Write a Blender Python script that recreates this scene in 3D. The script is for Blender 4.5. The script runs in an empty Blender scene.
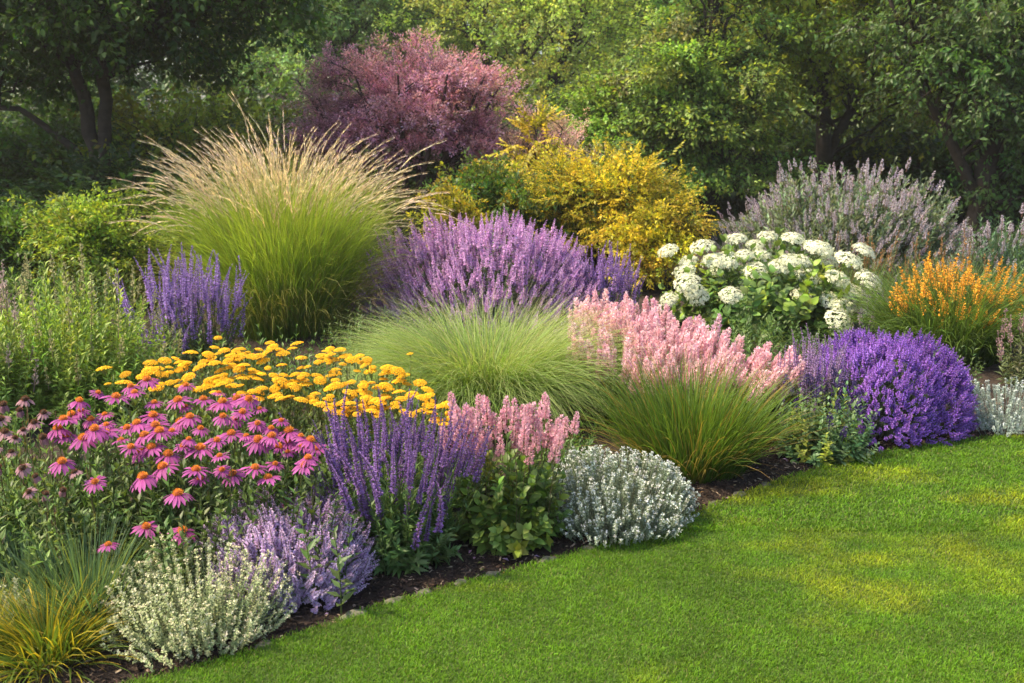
import bpy, math, random
import numpy as np
from mathutils import Matrix, Vector
R_ = math.radians
rng = np.random.default_rng(7)
SC = bpy.context.scene

# ------------------------------------------------------------------ camera, sky, sun, exposure
CAM_H, PITCH, FPX = 1.7, R_(12.55), 995.0
cam_d = bpy.data.cameras.new('camera'); cam = bpy.data.objects.new('camera', cam_d)
SC.collection.objects.link(cam); SC.camera = cam
cam.location = (0, 0, CAM_H); cam.rotation_euler = (math.pi/2 - PITCH, 0, 0)
cam_d.sensor_width = 36.0; cam_d.lens = 36.0*FPX/1024.0
cam_d.clip_start = 0.05; cam_d.clip_end = 600
cam_d.dof.use_dof = True; cam_d.dof.focus_distance = 4.6; cam_d.dof.aperture_fstop = 4.5

SUN_EL, SUN_AZ = R_(54), R_(-98)        # azimuth measured from +Y (view direction) towards +X
w = bpy.data.worlds.new("World"); SC.world = w; w.use_nodes = True
nt = w.node_tree; bg = nt.nodes['Background']
sky = nt.nodes.new('ShaderNodeTexSky'); sky.sky_type = 'NISHITA'; sky.sun_disc = False
sky.sun_elevation = SUN_EL; sky.sun_rotation = SUN_AZ
sky.air_density = 1.0; sky.dust_density = 3.0; sky.ozone_density = 1.0
nt.links.new(sky.outputs[0], bg.inputs[0]); bg.inputs[1].default_value = 0.15
sun_d = bpy.data.lights.new('sun', 'SUN'); sun_d.energy = 3.4; sun_d.angle = R_(4); sun_d.color = (1.0, 0.83, 0.58)
sun = bpy.data.objects.new('sun', sun_d); SC.collection.objects.link(sun)
to_sun = Vector((math.sin(SUN_AZ)*math.cos(SUN_EL), math.cos(SUN_AZ)*math.cos(SUN_EL), math.sin(SUN_EL)))
sun.rotation_euler = to_sun.to_track_quat('Z', 'Y').to_euler(); sun.location = (-8, 6, 12)
SC.view_settings.view_transform = 'Standard'; SC.view_settings.look = 'None'
SC.view_settings.gamma = 1.0; SC.view_settings.use_curve_mapping = False
SC.view_settings.exposure = 1.25
SC.cycles.max_bounces = 6; SC.cycles.diffuse_bounces = 4; SC.cycles.glossy_bounces = 2
SC.cycles.transmission_bounces = 4; SC.cycles.transparent_max_bounces = 4
SC.cycles.use_denoising = True
SC.cycles.sample_clamp_indirect = 4.0

# ------------------------------------------------------------------ placing
SP, CP = math.sin(PITCH), math.cos(PITCH)
def at(px, Y, z=0.0):
    """world point at ground distance Y and height z seen in column px"""
    d = Y*CP + (CAM_H - z)*SP
    return np.array([(px-512)/FPX*d, Y, z])
def gnd(px, py, z=0.0):
    a = PITCH + math.atan((py-341.5)/FPX)
    return at(px, (CAM_H - z)/math.tan(a), z)
def hgt(py, Y):
    """height of the point at distance Y seen in row py"""
    return CAM_H - Y*math.tan(PITCH + math.atan((py-341.5)/FPX))

# ------------------------------------------------------------------ mesh builder
class MB:
    def __init__(s): s.v=[]; s.f3=[]; s.f4=[]; s.c=[]; s.n=0
    def add(s, v, f3=None, f4=None, c=(.5,.5,.5)):
        v = np.asarray(v, float).reshape(-1,3); c = np.asarray(c, float)
        if c.ndim == 1: c = np.tile(c, (len(v),1))
        s.v.append(v); s.c.append(c)
        if f3 is not None and len(f3): s.f3.append(np.asarray(f3, int).reshape(-1,3)+s.n)
        if f4 is not None and len(f4): s.f4.append(np.asarray(f4, int).reshape(-1,4)+s.n)
        s.n += len(v)
    def T(s):
        z3 = np.zeros((0,3),int); z4 = np.zeros((0,4),int)
        return (np.concatenate(s.v), np.concatenate(s.f3) if s.f3 else z3, np.concatenate(s.f4) if s.f4 else z4, np.concatenate(s.c))
    def scatter(s, T, pos, R, scale, tint=None):
        v, f3, f4, c = T; N = len(pos); n = len(v)
        if N == 0: return
        scale = np.asarray(scale, float)
        if scale.ndim == 0: scale = np.full(N, float(scale))
        if scale.ndim == 1: sv = v[None]*scale[:,None,None]
        else: sv = v[None]*scale[:,None,:]
        V = np.einsum('nij,nkj->nki', R, sv) + pos[:,None,:]
        C = np.tile(c[None], (N,1,1))
        if tint is not None: C = C*tint[:,None,:]
        off = (np.arange(N)*n)[:,None,None]
        s.add(V.reshape(-1,3), (f3[None]+off).reshape(-1,3) if len(f3) else None,
              (f4[None]+off).reshape(-1,4) if len(f4) else None, C.reshape(-1,3))
    def mesh(s, name, mat, smooth=False):
        v, f3, f4, c = s.T(); me = bpy.data.meshes.new(name)
        me.vertices.add(len(v)); me.vertices.foreach_set('co', v.astype(np.float32).ravel())
        li = np.concatenate([f3.ravel(), f4.ravel()]).astype(np.int32)
        me.loops.add(len(li)); me.loops.foreach_set('vertex_index', li)
        st = np.concatenate([np.arange(len(f3))*3, len(f3)*3+np.arange(len(f4))*4]).astype(np.int32)
        me.polygons.add(len(st)); me.polygons.foreach_set('loop_start', st)
        me.polygons.foreach_set('loop_total', np.concatenate([np.full(len(f3),3),np.full(len(f4),4)]).astype(np.int32))
        me.update(calc_edges=True)
        if smooth: me.polygons.foreach_set('use_smooth', np.ones(len(st),bool))
        a = me.color_attributes.new('Col', 'FLOAT_COLOR', 'POINT')
        cc = np.ones((len(v),4),np.float32); cc[:,:3] = np.clip(c,0,1)
        a.data.foreach_set('color', cc.ravel())
        me.materials.append(mat); return me
    def build(s, name, mat, parent=None, smooth=False):
        return link(name, s.mesh(name, mat, smooth), parent)

def link(name, me, parent=None):
    o = bpy.data.objects.new(name, me); SC.collection.objects.link(o)
    if parent: o.parent = parent
    return o
def tag(o, label=None, cat=None, group=None, kind=None):
    if label: o['label'] = label
    if cat: o['category'] = cat
    if group: o['group'] = group
    if kind: o['kind'] = kind
    return o
def thing(name, label, cat, loc, group=None):
    o = bpy.data.objects.new(name, None); o.empty_display_size = .1; SC.collection.objects.link(o)
    o.location = tuple(loc); return tag(o, label, cat, group)

def norm(a): return a/np.maximum(np.linalg.norm(a, axis=-1, keepdims=True), 1e-9)
def frame(d, roll=None, up=None):
    """columns x, y, z with z = d; with up given, y (leaf face) leans to up"""
    d = norm(np.asarray(d, float)); N = len(d)
    if up is None: h = np.tile([[0.0,0,1]],(N,1)); h[np.abs(d[:,2])>.95] = [1,0,0]
    else: h = np.tile(np.asarray(up,float),(N,1)) if np.ndim(up)==1 else up
    h = h + 1e-4*rng.standard_normal((N,3))
    y = norm(h - (h*d).sum(1,keepdims=True)*d); x = np.cross(y, d)
    if roll is not None:
        c, s_ = np.cos(roll)[:,None], np.sin(roll)[:,None]
        x, y = x*c + y*s_, y*c - x*s_
    return np.stack([x,y,d], axis=2)
def U(a, b, n): return rng.uniform(a, b, n)
def rroll(n): return U(0, 2*math.pi, n)
def tints(n, v=.15, h=.08): 
    return np.clip(1+rng.standard_normal((n,1))*v + rng.standard_normal((n,3))*h, .35, 1.8)
def C(*a): return np.array(a, float)

# ------------------------------------------------------------------ materials
def mat_leaf(name, rough=.5, transl=.35, spec=.35, noise=.25, scale=9.0, tcol=(1.15,1.1,.55), sheen=0):
    m = bpy.data.materials.new(name); m.use_nodes = True; n = m.node_tree; N = n.nodes; N.clear()
    out = N.new('ShaderNodeOutputMaterial'); at_ = N.new('ShaderNodeAttribute'); at_.attribute_name = 'Col'
    ns = N.new('ShaderNodeTexNoise'); ns.inputs['Scale'].default_value = scale; ns.inputs['Detail'].default_value = 3
    tc = N.new('ShaderNodeNewGeometry'); n.links.new(tc.outputs['Position'], ns.inputs['Vector'])
    mr = N.new('ShaderNodeMapRange'); mr.inputs['From Min'].default_value=.3; mr.inputs['From Max'].default_value=.7
    mr.inputs['To Min'].default_value = 1-noise; mr.inputs['To Max'].default_value = 1+noise
    n.links.new(ns.outputs['Fac'], mr.inputs['Value'])
    vm = N.new('ShaderNodeVectorMath'); vm.operation = 'SCALE'
    n.links.new(at_.outputs['Color'], vm.inputs[0]); n.links.new(mr.outputs[0], vm.inputs['Scale'])
    b = N.new('ShaderNodeBsdfPrincipled'); b.inputs['Roughness'].default_value = rough
    b.inputs['Specular IOR Level'].default_value = spec
    n.links.new(vm.outputs[0], b.inputs['Base Color'])
    t = N.new('ShaderNodeBsdfTranslucent'); v2 = N.new('ShaderNodeVectorMath'); v2.operation='MULTIPLY'
    v2.inputs[1].default_value = tcol; n.links.new(vm.outputs[0], v2.inputs[0]); n.links.new(v2.outputs[0], t.inputs['Color'])
    mx = N.new('ShaderNodeMixShader'); mx.inputs[0].default_value = transl
    n.links.new(b.outputs[0], mx.inputs[1]); n.links.new(t.outputs[0], mx.inputs[2])
    n.links.new(mx.outputs[0], out.inputs['Surface']); return m
def mat_solid(name, rough=.9, noise=.35, scale=20.0, bump=.4, spec=.3):
    m = bpy.data.materials.new(name); m.use_nodes = True; n = m.node_tree; N = n.nodes
    b = N['Principled BSDF']; b.inputs['Roughness'].default_value = rough; b.inputs['Specular IOR Level'].default_value = spec
    at_ = N.new('ShaderNodeAttribute'); at_.attribute_name = 'Col'
    ns = N.new('ShaderNodeTexNoise'); ns.inputs['Scale'].default_value = scale; ns.inputs['Detail'].default_value = 6
    g = N.new('ShaderNodeNewGeometry'); n.links.new(g.outputs['Position'], ns.inputs['Vector'])
    mr = N.new('ShaderNodeMapRange'); mr.inputs['From Min'].default_value=.3; mr.inputs['From Max'].default_value=.7
    mr.inputs['To Min'].default_value = 1-noise; mr.inputs['To Max'].default_value = 1+noise
    n.links.new(ns.outputs['Fac'], mr.inputs['Value'])
    vm = N.new('ShaderNodeVectorMath'); vm.operation='SCALE'
    n.links.new(at_.outputs['Color'], vm.inputs[0]); n.links.new(mr.outputs[0], vm.inputs['Scale'])
    n.links.new(vm.outputs[0], b.inputs['Base Color'])
    bp = N.new('ShaderNodeBump'); bp.inputs['Strength'].default_value = bump; bp.inputs['Distance'].default_value=.02
    n.links.new(ns.outputs['Fac'], bp.inputs['Height']); n.links.new(bp.outputs[0], b.inputs['Normal'])
    return m
M_LEAF = mat_leaf('leaf_green', .45, .38)
M_GRASS = mat_leaf('grass_blade', .5, .45, .3)
M_TREE = mat_leaf('tree_leaf', .42, .5, .4, .3, 1.5)
M_SILVER = mat_leaf('silver_leaf', .7, .2, .2, .15, 12, (1,1,.8))
M_PETAL = mat_leaf('petal', .6, .35, .2, .12, 15, (1,1,1))
M_LAWN = mat_leaf('lawn_blade', .5, .4, .25, .22, 2.2)
M_BARK = mat_solid('bark', .9, .4, 14)
M_SOIL = mat_solid('soil', .95, .5, 30, .8)
M_STONE = mat_solid('stone', .85, .3, 25, .5)
M_TURF = mat_solid('turf', .95, .3, 40, .6)

# ------------------------------------------------------------------ templates (grow along +z, face +y)
def leafT(L, W, c0, c1=None, seg=1, fold=.15, curl=.2, peak=.45):
    mb = MB(); c0 = np.asarray(c0); c1 = c0 if c1 is None else np.asarray(c1)
    if seg == 1:
        mb.add([[0,0,0],[-W/2,fold*W,L*peak],[0,-curl*L,L],[W/2,fold*W,L*peak],[0,-curl*L*.2,L*peak]],
               [[0,4,1],[1,4,2],[0,3,4],[4,3,2]], None, np.array([c0,c1,c1,c1,c0]))
        return mb.T()
    ts = np.linspace(0,1,seg+1); vs=[]; cs=[]
    for t in ts:
        wd = W/2*max(0.04, math.sin(math.pi*t**(.8 if peak<.5 else 1.3))**.8) if t<1 else 0.002*W
        y = -curl*L*t*t; z = L*t*(1-.15*abs(curl)*t)
        vs += [[-wd, y+fold*wd, z],[0,y,z],[wd,y+fold*wd,z]]; cs += [c0*(1-t)+c1*t]*3
    f=[]
    for i in range(seg):
        a=3*i; f += [[a,a+1,a+4,a+3],[a+1,a+2,a+5,a+4]]
    mb.add(vs,None,f,np.array(cs)); return mb.T()
def leaf2(L, W, c0, fold=.2, curl=.15):       # two triangles only
    mb = MB(); mb.add([[0,0,0],[-W/2,fold*W,L*.45],[0,-curl*L,L],[W/2,fold*W,L*.45]], [[0,2,1],[0,3,2]], None, c0); return mb.T()

def tube(mb, pts, rad, col, sides=6, cols=None):
    pts = np.asarray(pts,float); n=len(pts); rad=np.broadcast_to(rad,(n,))
    d = norm(np.gradient(pts,axis=0)); Fr = []
    h = np.array([1.0,0,0]) if abs(d[0][0])<.9 else np.array([0,1.0,0])
    for i in range(n):
        y = h - (h@d[i])*d[i]; y/=np.linalg.norm(y)+1e-9; x=np.cross(y,d[i]); h=y; Fr.append((x,y))
    a = np.arange(sides)/sides*2*math.pi
    v = np.concatenate([pts[i]+rad[i]*(np.cos(a)[:,None]*Fr[i][0]+np.sin(a)[:,None]*Fr[i][1]) for i in range(n)])
    f=[]
    for i in range(n-1):
        for k in range(sides):
            k2=(k+1)%sides; f.append([i*sides+k,i*sides+k2,(i+1)*sides+k2,(i+1)*sides+k])
    mb.add(v,None,f,col if cols is None else np.repeat(cols,sides,axis=0))

def stemT(h=1.0, r=.004, nleaf=12, L=.1, W=.03, ang=(35,70), z0=.1, z1=1.0, c=C(.07,.13,.03), stemc=None, bend=.08, leaf=None, taper=.5, whorl=2, jit=.2):
    """a leafy stem of height h; all sizes in metres for scale 1"""
    mb = MB(); stemc = c*.9 if stemc is None else stemc
    zs = np.linspace(0,h,5); tube(mb, np.stack([bend*h*(zs/h)**2, 0*zs, zs],1), np.linspace(r,r*.5,5), stemc, 3)
    lt = leaf if leaf is not None else leafT(L,W,c,c*1.15)
    k = np.arange(nleaf); z = h*(z0+(z1-z0)*(k//whorl)/max(1,(nleaf-1)//whorl))
    phi = k*(math.pi*2/whorl) + (k//whorl)*2.4 + U(-.4,.4,nleaf)
    al = np.radians(U(ang[0],ang[1],nleaf))*(1-.5*z/h)
    d = np.stack([np.cos(phi)*np.sin(al),np.sin(phi)*np.sin(al),np.cos(al)],1)
    p = np.stack([bend*h*(z/h)**2,0*z,z],1)
    sc = (1-(taper)*(z/h)**2)*U(1-jit,1+jit,nleaf)
    mb.scatter(lt,p,frame(d,U(-.4,.4,nleaf),up=np.array([0,0,1.0])),sc,tints(nleaf,.12,.05))
    return mb.T()
def sprayT(n=18, L=.16, W=.08, c=C(.06,.12,.025), droop=.25, twig=C(.06,.045,.03), tip=None, var=.14, fine=False):
    """a flat leafy twig one unit long"""
    mb = MB(); zs=np.linspace(0,1,4); tube(mb,np.stack([0*zs,-droop*zs**2,zs],1),np.linspace(.012,.004,4),twig,3)
    k=np.arange(n); z=.12+.88*(k+.5)/n; s=np.where(k%2==0,1,-1)
    al=np.radians(U(35,65,n)); al[-1]=0
    d=np.stack([s*np.sin(al),U(-.35,.15,n)-2*droop*z*.5,np.cos(al)],1)
    p=np.stack([0*z,-droop*z**2,z],1)
    lt = leaf2(L,W,c) if fine else leafT(L,W,c,c)
    t = tints(n,var,.05)
    if tip is not None:
        w_=(z**2)[:,None]; t = t*((1-w_)+w_*(tip/c))
    mb.scatter(lt,p,frame(d,U(-.5,.5,n),up=np.array([0,1.0,0])),U(.7,1.15,n),t)
    return mb.T()

def clusterT(n=16, L=.18, W=.11, c=C(.1,.2,.03), twig=C(.06,.045,.03), tip=None, hang=.25, var=.16):
    """a bushy twig one unit long with leaves all round it, some hanging"""
    mb=MB(); zs=np.linspace(0,1,4); b=.12
    tube(mb,np.stack([b*np.sin(zs*3),-.1*zs**2,zs],1),np.linspace(.012,.004,4),twig,3)
    z=U(.1,1.0,n)**.8; ph=rroll(n); al=np.radians(U(25,85,n))
    d=np.stack([np.cos(ph)*np.sin(al),np.sin(ph)*np.sin(al)-hang,np.cos(al)],1)
    off=U(0,.14,n)[:,None]*norm(np.stack([np.cos(ph),np.sin(ph),0*ph],1))
    p=np.stack([b*np.sin(z*3),-.1*z**2,z],1)+off
    t=tints(n,var,.06)
    if tip is not None:
        w_=(z**2)[:,None]; t=t*((1-w_)+w_*(tip/c))
    mb.scatter(leafT(L,W,c,c),p,frame(d,U(-.9,.9,n),up=np.array([0,1.0,0])),U(.65,1.2,n),t)
    return mb.T()

def spikeT(L=.2, nw=14, per=5, rad=.010, fl=.013, fw=.009, c=C(.2,.1,.45), c2=C(.3,.2,.6), calyx=C(.09,.06,.13), stem=C(.1,.09,.07), gap=.0, bend=.05, tipr=.35):
    """whorled flower spike (salvia, lavender, catmint)"""
    mb=MB(); zs=np.linspace(0,L,4); tube(mb,np.stack([bend*L*(zs/L)**2,0*zs,zs],1),np.linspace(.0022,.0012,4),stem,3)
    N=nw*per; k=np.arange(N); wi=k//per; t=wi/max(1,nw-1); z=L*(.04+.96*t**(1+gap))+U(-.25,.25,N)*L/nw*2
    phi=(k%per)*2*math.pi/per+wi*1.1+U(-.3,.3,N); al=np.radians(U(35,75,N))*(1-.5*t)
    d=np.stack([np.cos(phi)*np.sin(al),np.sin(phi)*np.sin(al),np.cos(al)],1)
    rr=rad*(1-(1-tipr)*t**1.5)
    p=np.stack([bend*L*(z/L)**2+np.cos(phi)*rr*.35,np.sin(phi)*rr*.35,z],1)
    s=(1-(1-tipr)*t**1.5)*U(.75,1.2,N)
    mb.scatter(leafT(fl,fw,c,c2,fold=.35,curl=.3,peak=.6),p,frame(d,U(-.6,.6,N),up=np.array([0,0,1.0])),s,tints(N,.16,.05))
    M=nw*3; k=np.arange(M); wi=k//3; t=wi/max(1,nw-1); z=L*(.04+.96*t**(1+gap))-.002
    phi=k*2.1+U(0,1,M); d=np.stack([np.cos(phi)*.8,np.sin(phi)*.8,np.full(M,.6)],1)
    mb.scatter(leaf2(fl*.7,fw*.8,calyx),np.stack([bend*L*(z/L)**2,0*z,z],1),frame(d,up=np.array([0,0,1.0])),(1-.6*t),tints(M,.15,.05))
    return mb.T()
def plumeT(L=.2, R=.03, n=240, c=C(.7,.36,.4), c2=C(.85,.6,.6), s=.008, p=.8, stem=C(.25,.14,.1), lean=.05):
    """dense conical plume"""
    mb=MB(); zs=np.linspace(-.25*L,L*.95,4); tube(mb,np.stack([0*zs,0*zs,zs],1),[.003,.0025,.002,.001],stem,3)
    t=U(0,1,n)**1.25; phi=rroll(n); rr=R*(np.sin(np.minimum(1,(t+.12)/.25)*math.pi/2))*(1-t)**p*np.sqrt(U(.15,1,n))
    P=np.stack([np.cos(phi)*rr,np.sin(phi)*rr,L*t],1)
    d=np.stack([np.cos(phi)*U(.3,1,n),np.sin(phi)*U(.3,1,n),U(.3,1.2,n)],1)
    mix=U(0,1,n)[:,None]; base=(c*(1-mix)+c2*mix)/c
    mb.scatter(leafT(s*1.6,s,c,c*1.05,fold=.3,curl=.2),P,frame(d,rroll(n)),U(.7,1.3,n)*(1-.35*t),base*tints(n,.08,.03))
    return mb.T()

def blades(mb, base, az, L, W, lean, droop, c0, c1, seg=5, power=1.6, twist=.5, cpow=1.0, wprof=None, thmax=2.7):
    N=len(base); L=np.broadcast_to(L,(N,)); W=np.broadcast_to(W,(N,))
    c0=np.broadcast_to(c0,(N,3)); c1=np.broadcast_to(c1,(N,3))
    tv=np.linspace(0,1,seg+1); r=np.zeros(N); z=np.zeros(N); side=rng.standard_normal(N)*.06
    ca,sa=np.cos(az),np.sin(az); V=np.zeros((N,(seg+1)*2,3)); K=np.zeros((N,(seg+1)*2,3))
    tw=U(-twist,twist,N)
    for i,t in enumerate(tv):
        th=np.minimum(lean+droop*t**power,thmax)
        if i:
            tm=(t+tv[i-1])/2; thm=np.minimum(lean+droop*tm**power,thmax); ds=L/seg
            r=r+np.sin(thm)*ds; z=z+np.cos(thm)*ds
        sx=side*L*t*t
        p=np.stack([base[:,0]+ca*r-sa*sx, base[:,1]+sa*r+ca*sx, base[:,2]+z],1)
        wd=np.stack([-sa,ca,0*ca],1); nm=np.stack([-ca*np.cos(th),-sa*np.cos(th),np.sin(th)],1)
        a=tw*(1+t); dv=np.cos(a)[:,None]*wd+np.sin(a)[:,None]*nm
        pf=(wprof(t) if wprof else (.75+.5*t if t<.35 else 1.0-(t-.35)/.65*.93))
        V[:,2*i]=p-dv*(W*pf/2)[:,None]; V[:,2*i+1]=p+dv*(W*pf/2)[:,None]
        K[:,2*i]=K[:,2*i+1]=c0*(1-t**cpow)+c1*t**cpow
    f=np.array([[2*i,2*i+1,2*i+3,2*i+2] for i in range(seg)])
    off=(np.arange(N)*(seg+1)*2)[:,None,None]
    mb.add(V.reshape(-1,3),None,(f[None]+off).reshape(-1,4),K.reshape(-1,3))
    return np.stack([base[:,0]+ca*r,base[:,1]+sa*r,base[:,2]+z],1), th

def disc(n, rx, ry, p=.5):
    a=rroll(n); r=U(0,1,n)**p; return np.stack([np.cos(a)*r*rx,np.sin(a)*r*ry,0*a],1)

# ------------------------------------------------------------------ flowers as separate parts
def place_parts(root, name, meshes, Ts, pos, dirs, scale, mat, limit=100, sub=None, rolls=None, labelpart=None):
    """nearest ones become parts of their own, the rest one 'stuff' part"""
    pos=np.asarray(pos); N=len(pos); wp=pos+np.array(root.location)
    order=np.argsort(wp[:,1]-1.2*wp[:,2]); rolls=rroll(N) if rolls is None else rolls
    Fr=frame(dirs,rolls); scale=np.broadcast_to(scale,(N,))
    for j,i in enumerate(order[:limit]):
        k=int(i)%len(meshes); o=link(name,meshes[k],root)
        m=Matrix([list(Fr[i][r]*scale[i])+[pos[i][r]] for r in range(3)]+[[0,0,0,1]]); o.matrix_local=m
        if sub: link(sub[0],sub[1][k%len(sub[1])],o)
    rest=order[limit:]
    if len(rest):
        mb=MB()
        for k,T in enumerate(Ts):
            s=rest[rest%len(Ts)==k]; mb.scatter(T,pos[s],Fr[s],scale[s],tints(len(s),.08,.03))
            if sub: mb.scatter(sub[2][k%len(sub[2])],pos[s],Fr[s],scale[s])
        o=mb.build(name+'s',mat,root); o['kind']='stuff'
def variants(fn, n, name, mat):
    Ts=[fn() for _ in range(n)]; ms=[]
    for T in Ts:
        mb=MB(); mb.add(T[0],T[1],T[2],T[3]); ms.append(mb.mesh(name,mat))
    return ms,Ts

# ------------------------------------------------------------------ mound builder
def dome(n, rx, ry, h, thmax=88, jit=(.82,1.04), basef=.35):
    i=np.arange(n); cm=math.cos(R_(thmax)); ct=np.clip(cm+(1-cm)*(i+U(0,1,n))/n,0,1); th=np.arccos(ct)
    ph=i*2.39996+rng.standard_normal(n)*.12; j=U(jit[0],jit[1],n)
    sn,cs=np.sin(th)**.88,np.cos(th)**.78; tip=np.stack([rx*sn*np.cos(ph)*j,ry*sn*np.sin(ph)*j,h*cs*j+.02],1)
    # lumpy outline
    l=1+.05*np.sin(3*ph+rx*40)+.04*np.sin(5*ph+1+th*3)+.035*np.sin(9*ph+th*7)
    tip*=l[:,None]
    bf=U(.15,1,n)*basef*2; base=np.stack([tip[:,0]*np.minimum(bf,.8),tip[:,1]*np.minimum(bf,.8),0*ph],1)
    return base,tip
def mound(root, rx, ry, h, nst, Ts, mat, name='foliage', lenref=1.0, tv=(.15,.06), jit=(.6,1.0), basef=.35, width=1.0, tcol=None, thmax=88):
    mb=MB(); base,tip=dome(nst,rx,ry,h,thmax=thmax,jit=jit,basef=basef); d=tip-base; ln=np.linalg.norm(d,axis=1)
    for k,T in enumerate(Ts):
        s=np.arange(nst)%len(Ts)==k; sc=ln[s]/lenref
        t=tints(s.sum(),*tv)
        if tcol is not None:
            mixw=(rng.random((s.sum(),1))<tcol[1]); t=np.where(mixw,t*tcol[0],t)
        mb.scatter(T,base[s],frame(d[s],rroll(s.sum())),np.stack([np.full_like(sc,width)*np.clip(sc,.75,1.2)]*2+[sc],1),t)
    return mb.build(name,mat,root)

# ================================================================== SETTING
EDGE_PX=[(120,690),(180,676),(250,655),(330,628),(380,610),(440,593),(500,577),(560,561),(620,543),(690,517),(740,498),(790,480),(850,462),(910,449),(970,442),(1024,438)]
EP=np.array([gnd(a,b)[:2] for a,b in EDGE_PX])
ex=np.concatenate([[-9,-5,-3.2,-2.0,-1.5],EP[:,0],[3.4,4.5,6,9,20]])
ey=np.concatenate([[-6,-2.5,-.2,1.4,2.1],EP[:,1],[5.3,5.35,5.2,4.3,-2]])
def edge(x): return np.interp(x,ex,ey)

def vnoise(x,y,s,seed=0):
    r=np.random.default_rng(seed); g=r.random((64,64)); X=x*s+100; Y=y*s+100
    i=np.floor(X).astype(int); j=np.floor(Y).astype(int); u=X-i; v=Y-j; u=u*u*(3-2*u); v=v*v*(3-2*v)
    q=lambda a,b:g[a%64,b%64]
    return (q(i,j)*(1-u)+q(i+1,j)*u)*(1-v)+(q(i,j+1)*(1-u)+q(i+1,j+1)*u)*v
def grid(xs, ys, zf, cf, name, mat, yfun=None):
    X,Yt=np.meshgrid(xs,ys,indexing='ij'); Y=yfun(X,Yt) if yfun else Yt
    v=np.stack([X,Y,zf(X,Y)],2).reshape(-1,3); nx,ny=len(xs),len(ys)
    i,j=np.meshgrid(np.arange(nx-1),np.arange(ny-1),indexing='ij'); a=(i*ny+j).ravel()
    f=np.stack([a,a+ny,a+ny+1,a+1],1); mb=MB(); mb.add(v,None,f,cf(v)); return mb.build(name,mat,None,True)
def soil_z(x,y):
    return .05*np.clip((y-edge(x))/1.0,0,1)+.03*(vnoise(x,y,3,1)-.5)+.018*(vnoise(x,y,11,2)-.5)+.012*(vnoise(x,y,29,8)-.5)-.01
def soil_c(v):
    n=vnoise(v[:,0],v[:,1],20,5)[:,None]; return C(.022,.014,.010)*(1-n)+C(.05,.034,.024)*n
g=grid(np.linspace(-70,70,41),np.linspace(-30,90,43),lambda x,y:0*x-.07,lambda v:np.tile(C(.03,.045,.012),(len(v),1)),'ground',M_TURF); g['kind']='structure'
o=grid(np.linspace(-8,10,360),np.linspace(0,1,150),soil_z,soil_c,'soil_bed',M_SOIL,lambda X,T:edge(X)-.03+(13-edge(X))*T**2.2); o['kind']='structure'
def lawn_z(x,y): return .012+.02*(vnoise(x,y,.7,3)-.5)*0+0*x
o=grid(np.linspace(-8,18,260),np.linspace(0,1,40),lawn_z,lambda v:np.tile(C(.05,.085,.014),(len(v),1)),'lawn',M_TURF,lambda X,T:-8+(edge(X)+.012*np.sin(X*23)+.01*np.sin(X*41+1)+8)*T); o['kind']='structure'

def lawn_blades():
    mb=MB()
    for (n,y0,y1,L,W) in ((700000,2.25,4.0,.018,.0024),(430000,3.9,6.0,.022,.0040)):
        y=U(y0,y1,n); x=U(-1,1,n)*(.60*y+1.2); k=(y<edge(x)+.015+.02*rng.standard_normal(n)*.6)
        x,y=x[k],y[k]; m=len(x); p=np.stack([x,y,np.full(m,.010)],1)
        pt=vnoise(x,y*1.9,1.7,21)*.62+vnoise(x,y*1.6,5.0,12)*.38; sun_mix=np.clip((pt-.54)*4,0,1)[:,None]*.6  # noise patches: dappled sunlight painted into the blade tips as yellow
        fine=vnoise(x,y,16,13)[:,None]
        c0=C(.045,.11,.008); ca=C(.14,.285,.010); sun_tip=C(.46,.49,.016)
        tip=(ca*(1-sun_mix)+sun_tip*sun_mix)*(.75+.5*fine); tip=tip*tints(m,.22,.08)
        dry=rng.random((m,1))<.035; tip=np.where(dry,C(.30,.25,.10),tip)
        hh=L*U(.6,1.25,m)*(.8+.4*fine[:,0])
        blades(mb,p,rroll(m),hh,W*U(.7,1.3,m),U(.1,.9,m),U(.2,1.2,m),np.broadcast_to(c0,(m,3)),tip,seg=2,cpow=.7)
    o=mb.build('lawn_grass',M_LAWN); tag(o,'short mown green lawn grass with yellowish sun patches painted into the blade colour','grass',kind='stuff')
lawn_blades()

def chips():
    n=16000; x=U(-1.8,3.6,n); y=edge(x)+np.abs(rng.standard_normal(n))*.33+.01
    p=np.stack([x,y,soil_z(x,y)+.004],1); mb=MB(); T=MB()
    T.add([[-.5,-.2,0],[.5,-.25,.02],[.6,.2,.05],[-.45,.25,.0],[-.4,0,.12],[.5,0,.14]],None,[[0,1,5,4],[4,5,2,3]],C(1,1,1))
    d=np.stack([rng.standard_normal(n)*.35,rng.standard_normal(n)*.35,np.ones(n)],1)
    a=rng.random((n,1)); col=np.where(a<.75,C(.026,.016,.011),np.where(a<.93,C(.085,.055,.036),C(.26,.20,.14)))*tints(n,.3,.05)
    s=U(.007,.028,n); mb.scatter(T.T(),p,frame(d,rroll(n)),np.stack([s,s*U(.4,1,n),s],1),col)
    tag(mb.build('bark_mulch',M_SOIL),'dark brown bark mulch chips along the edge of the flower bed','mulch',kind='stuff')
chips()

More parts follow.
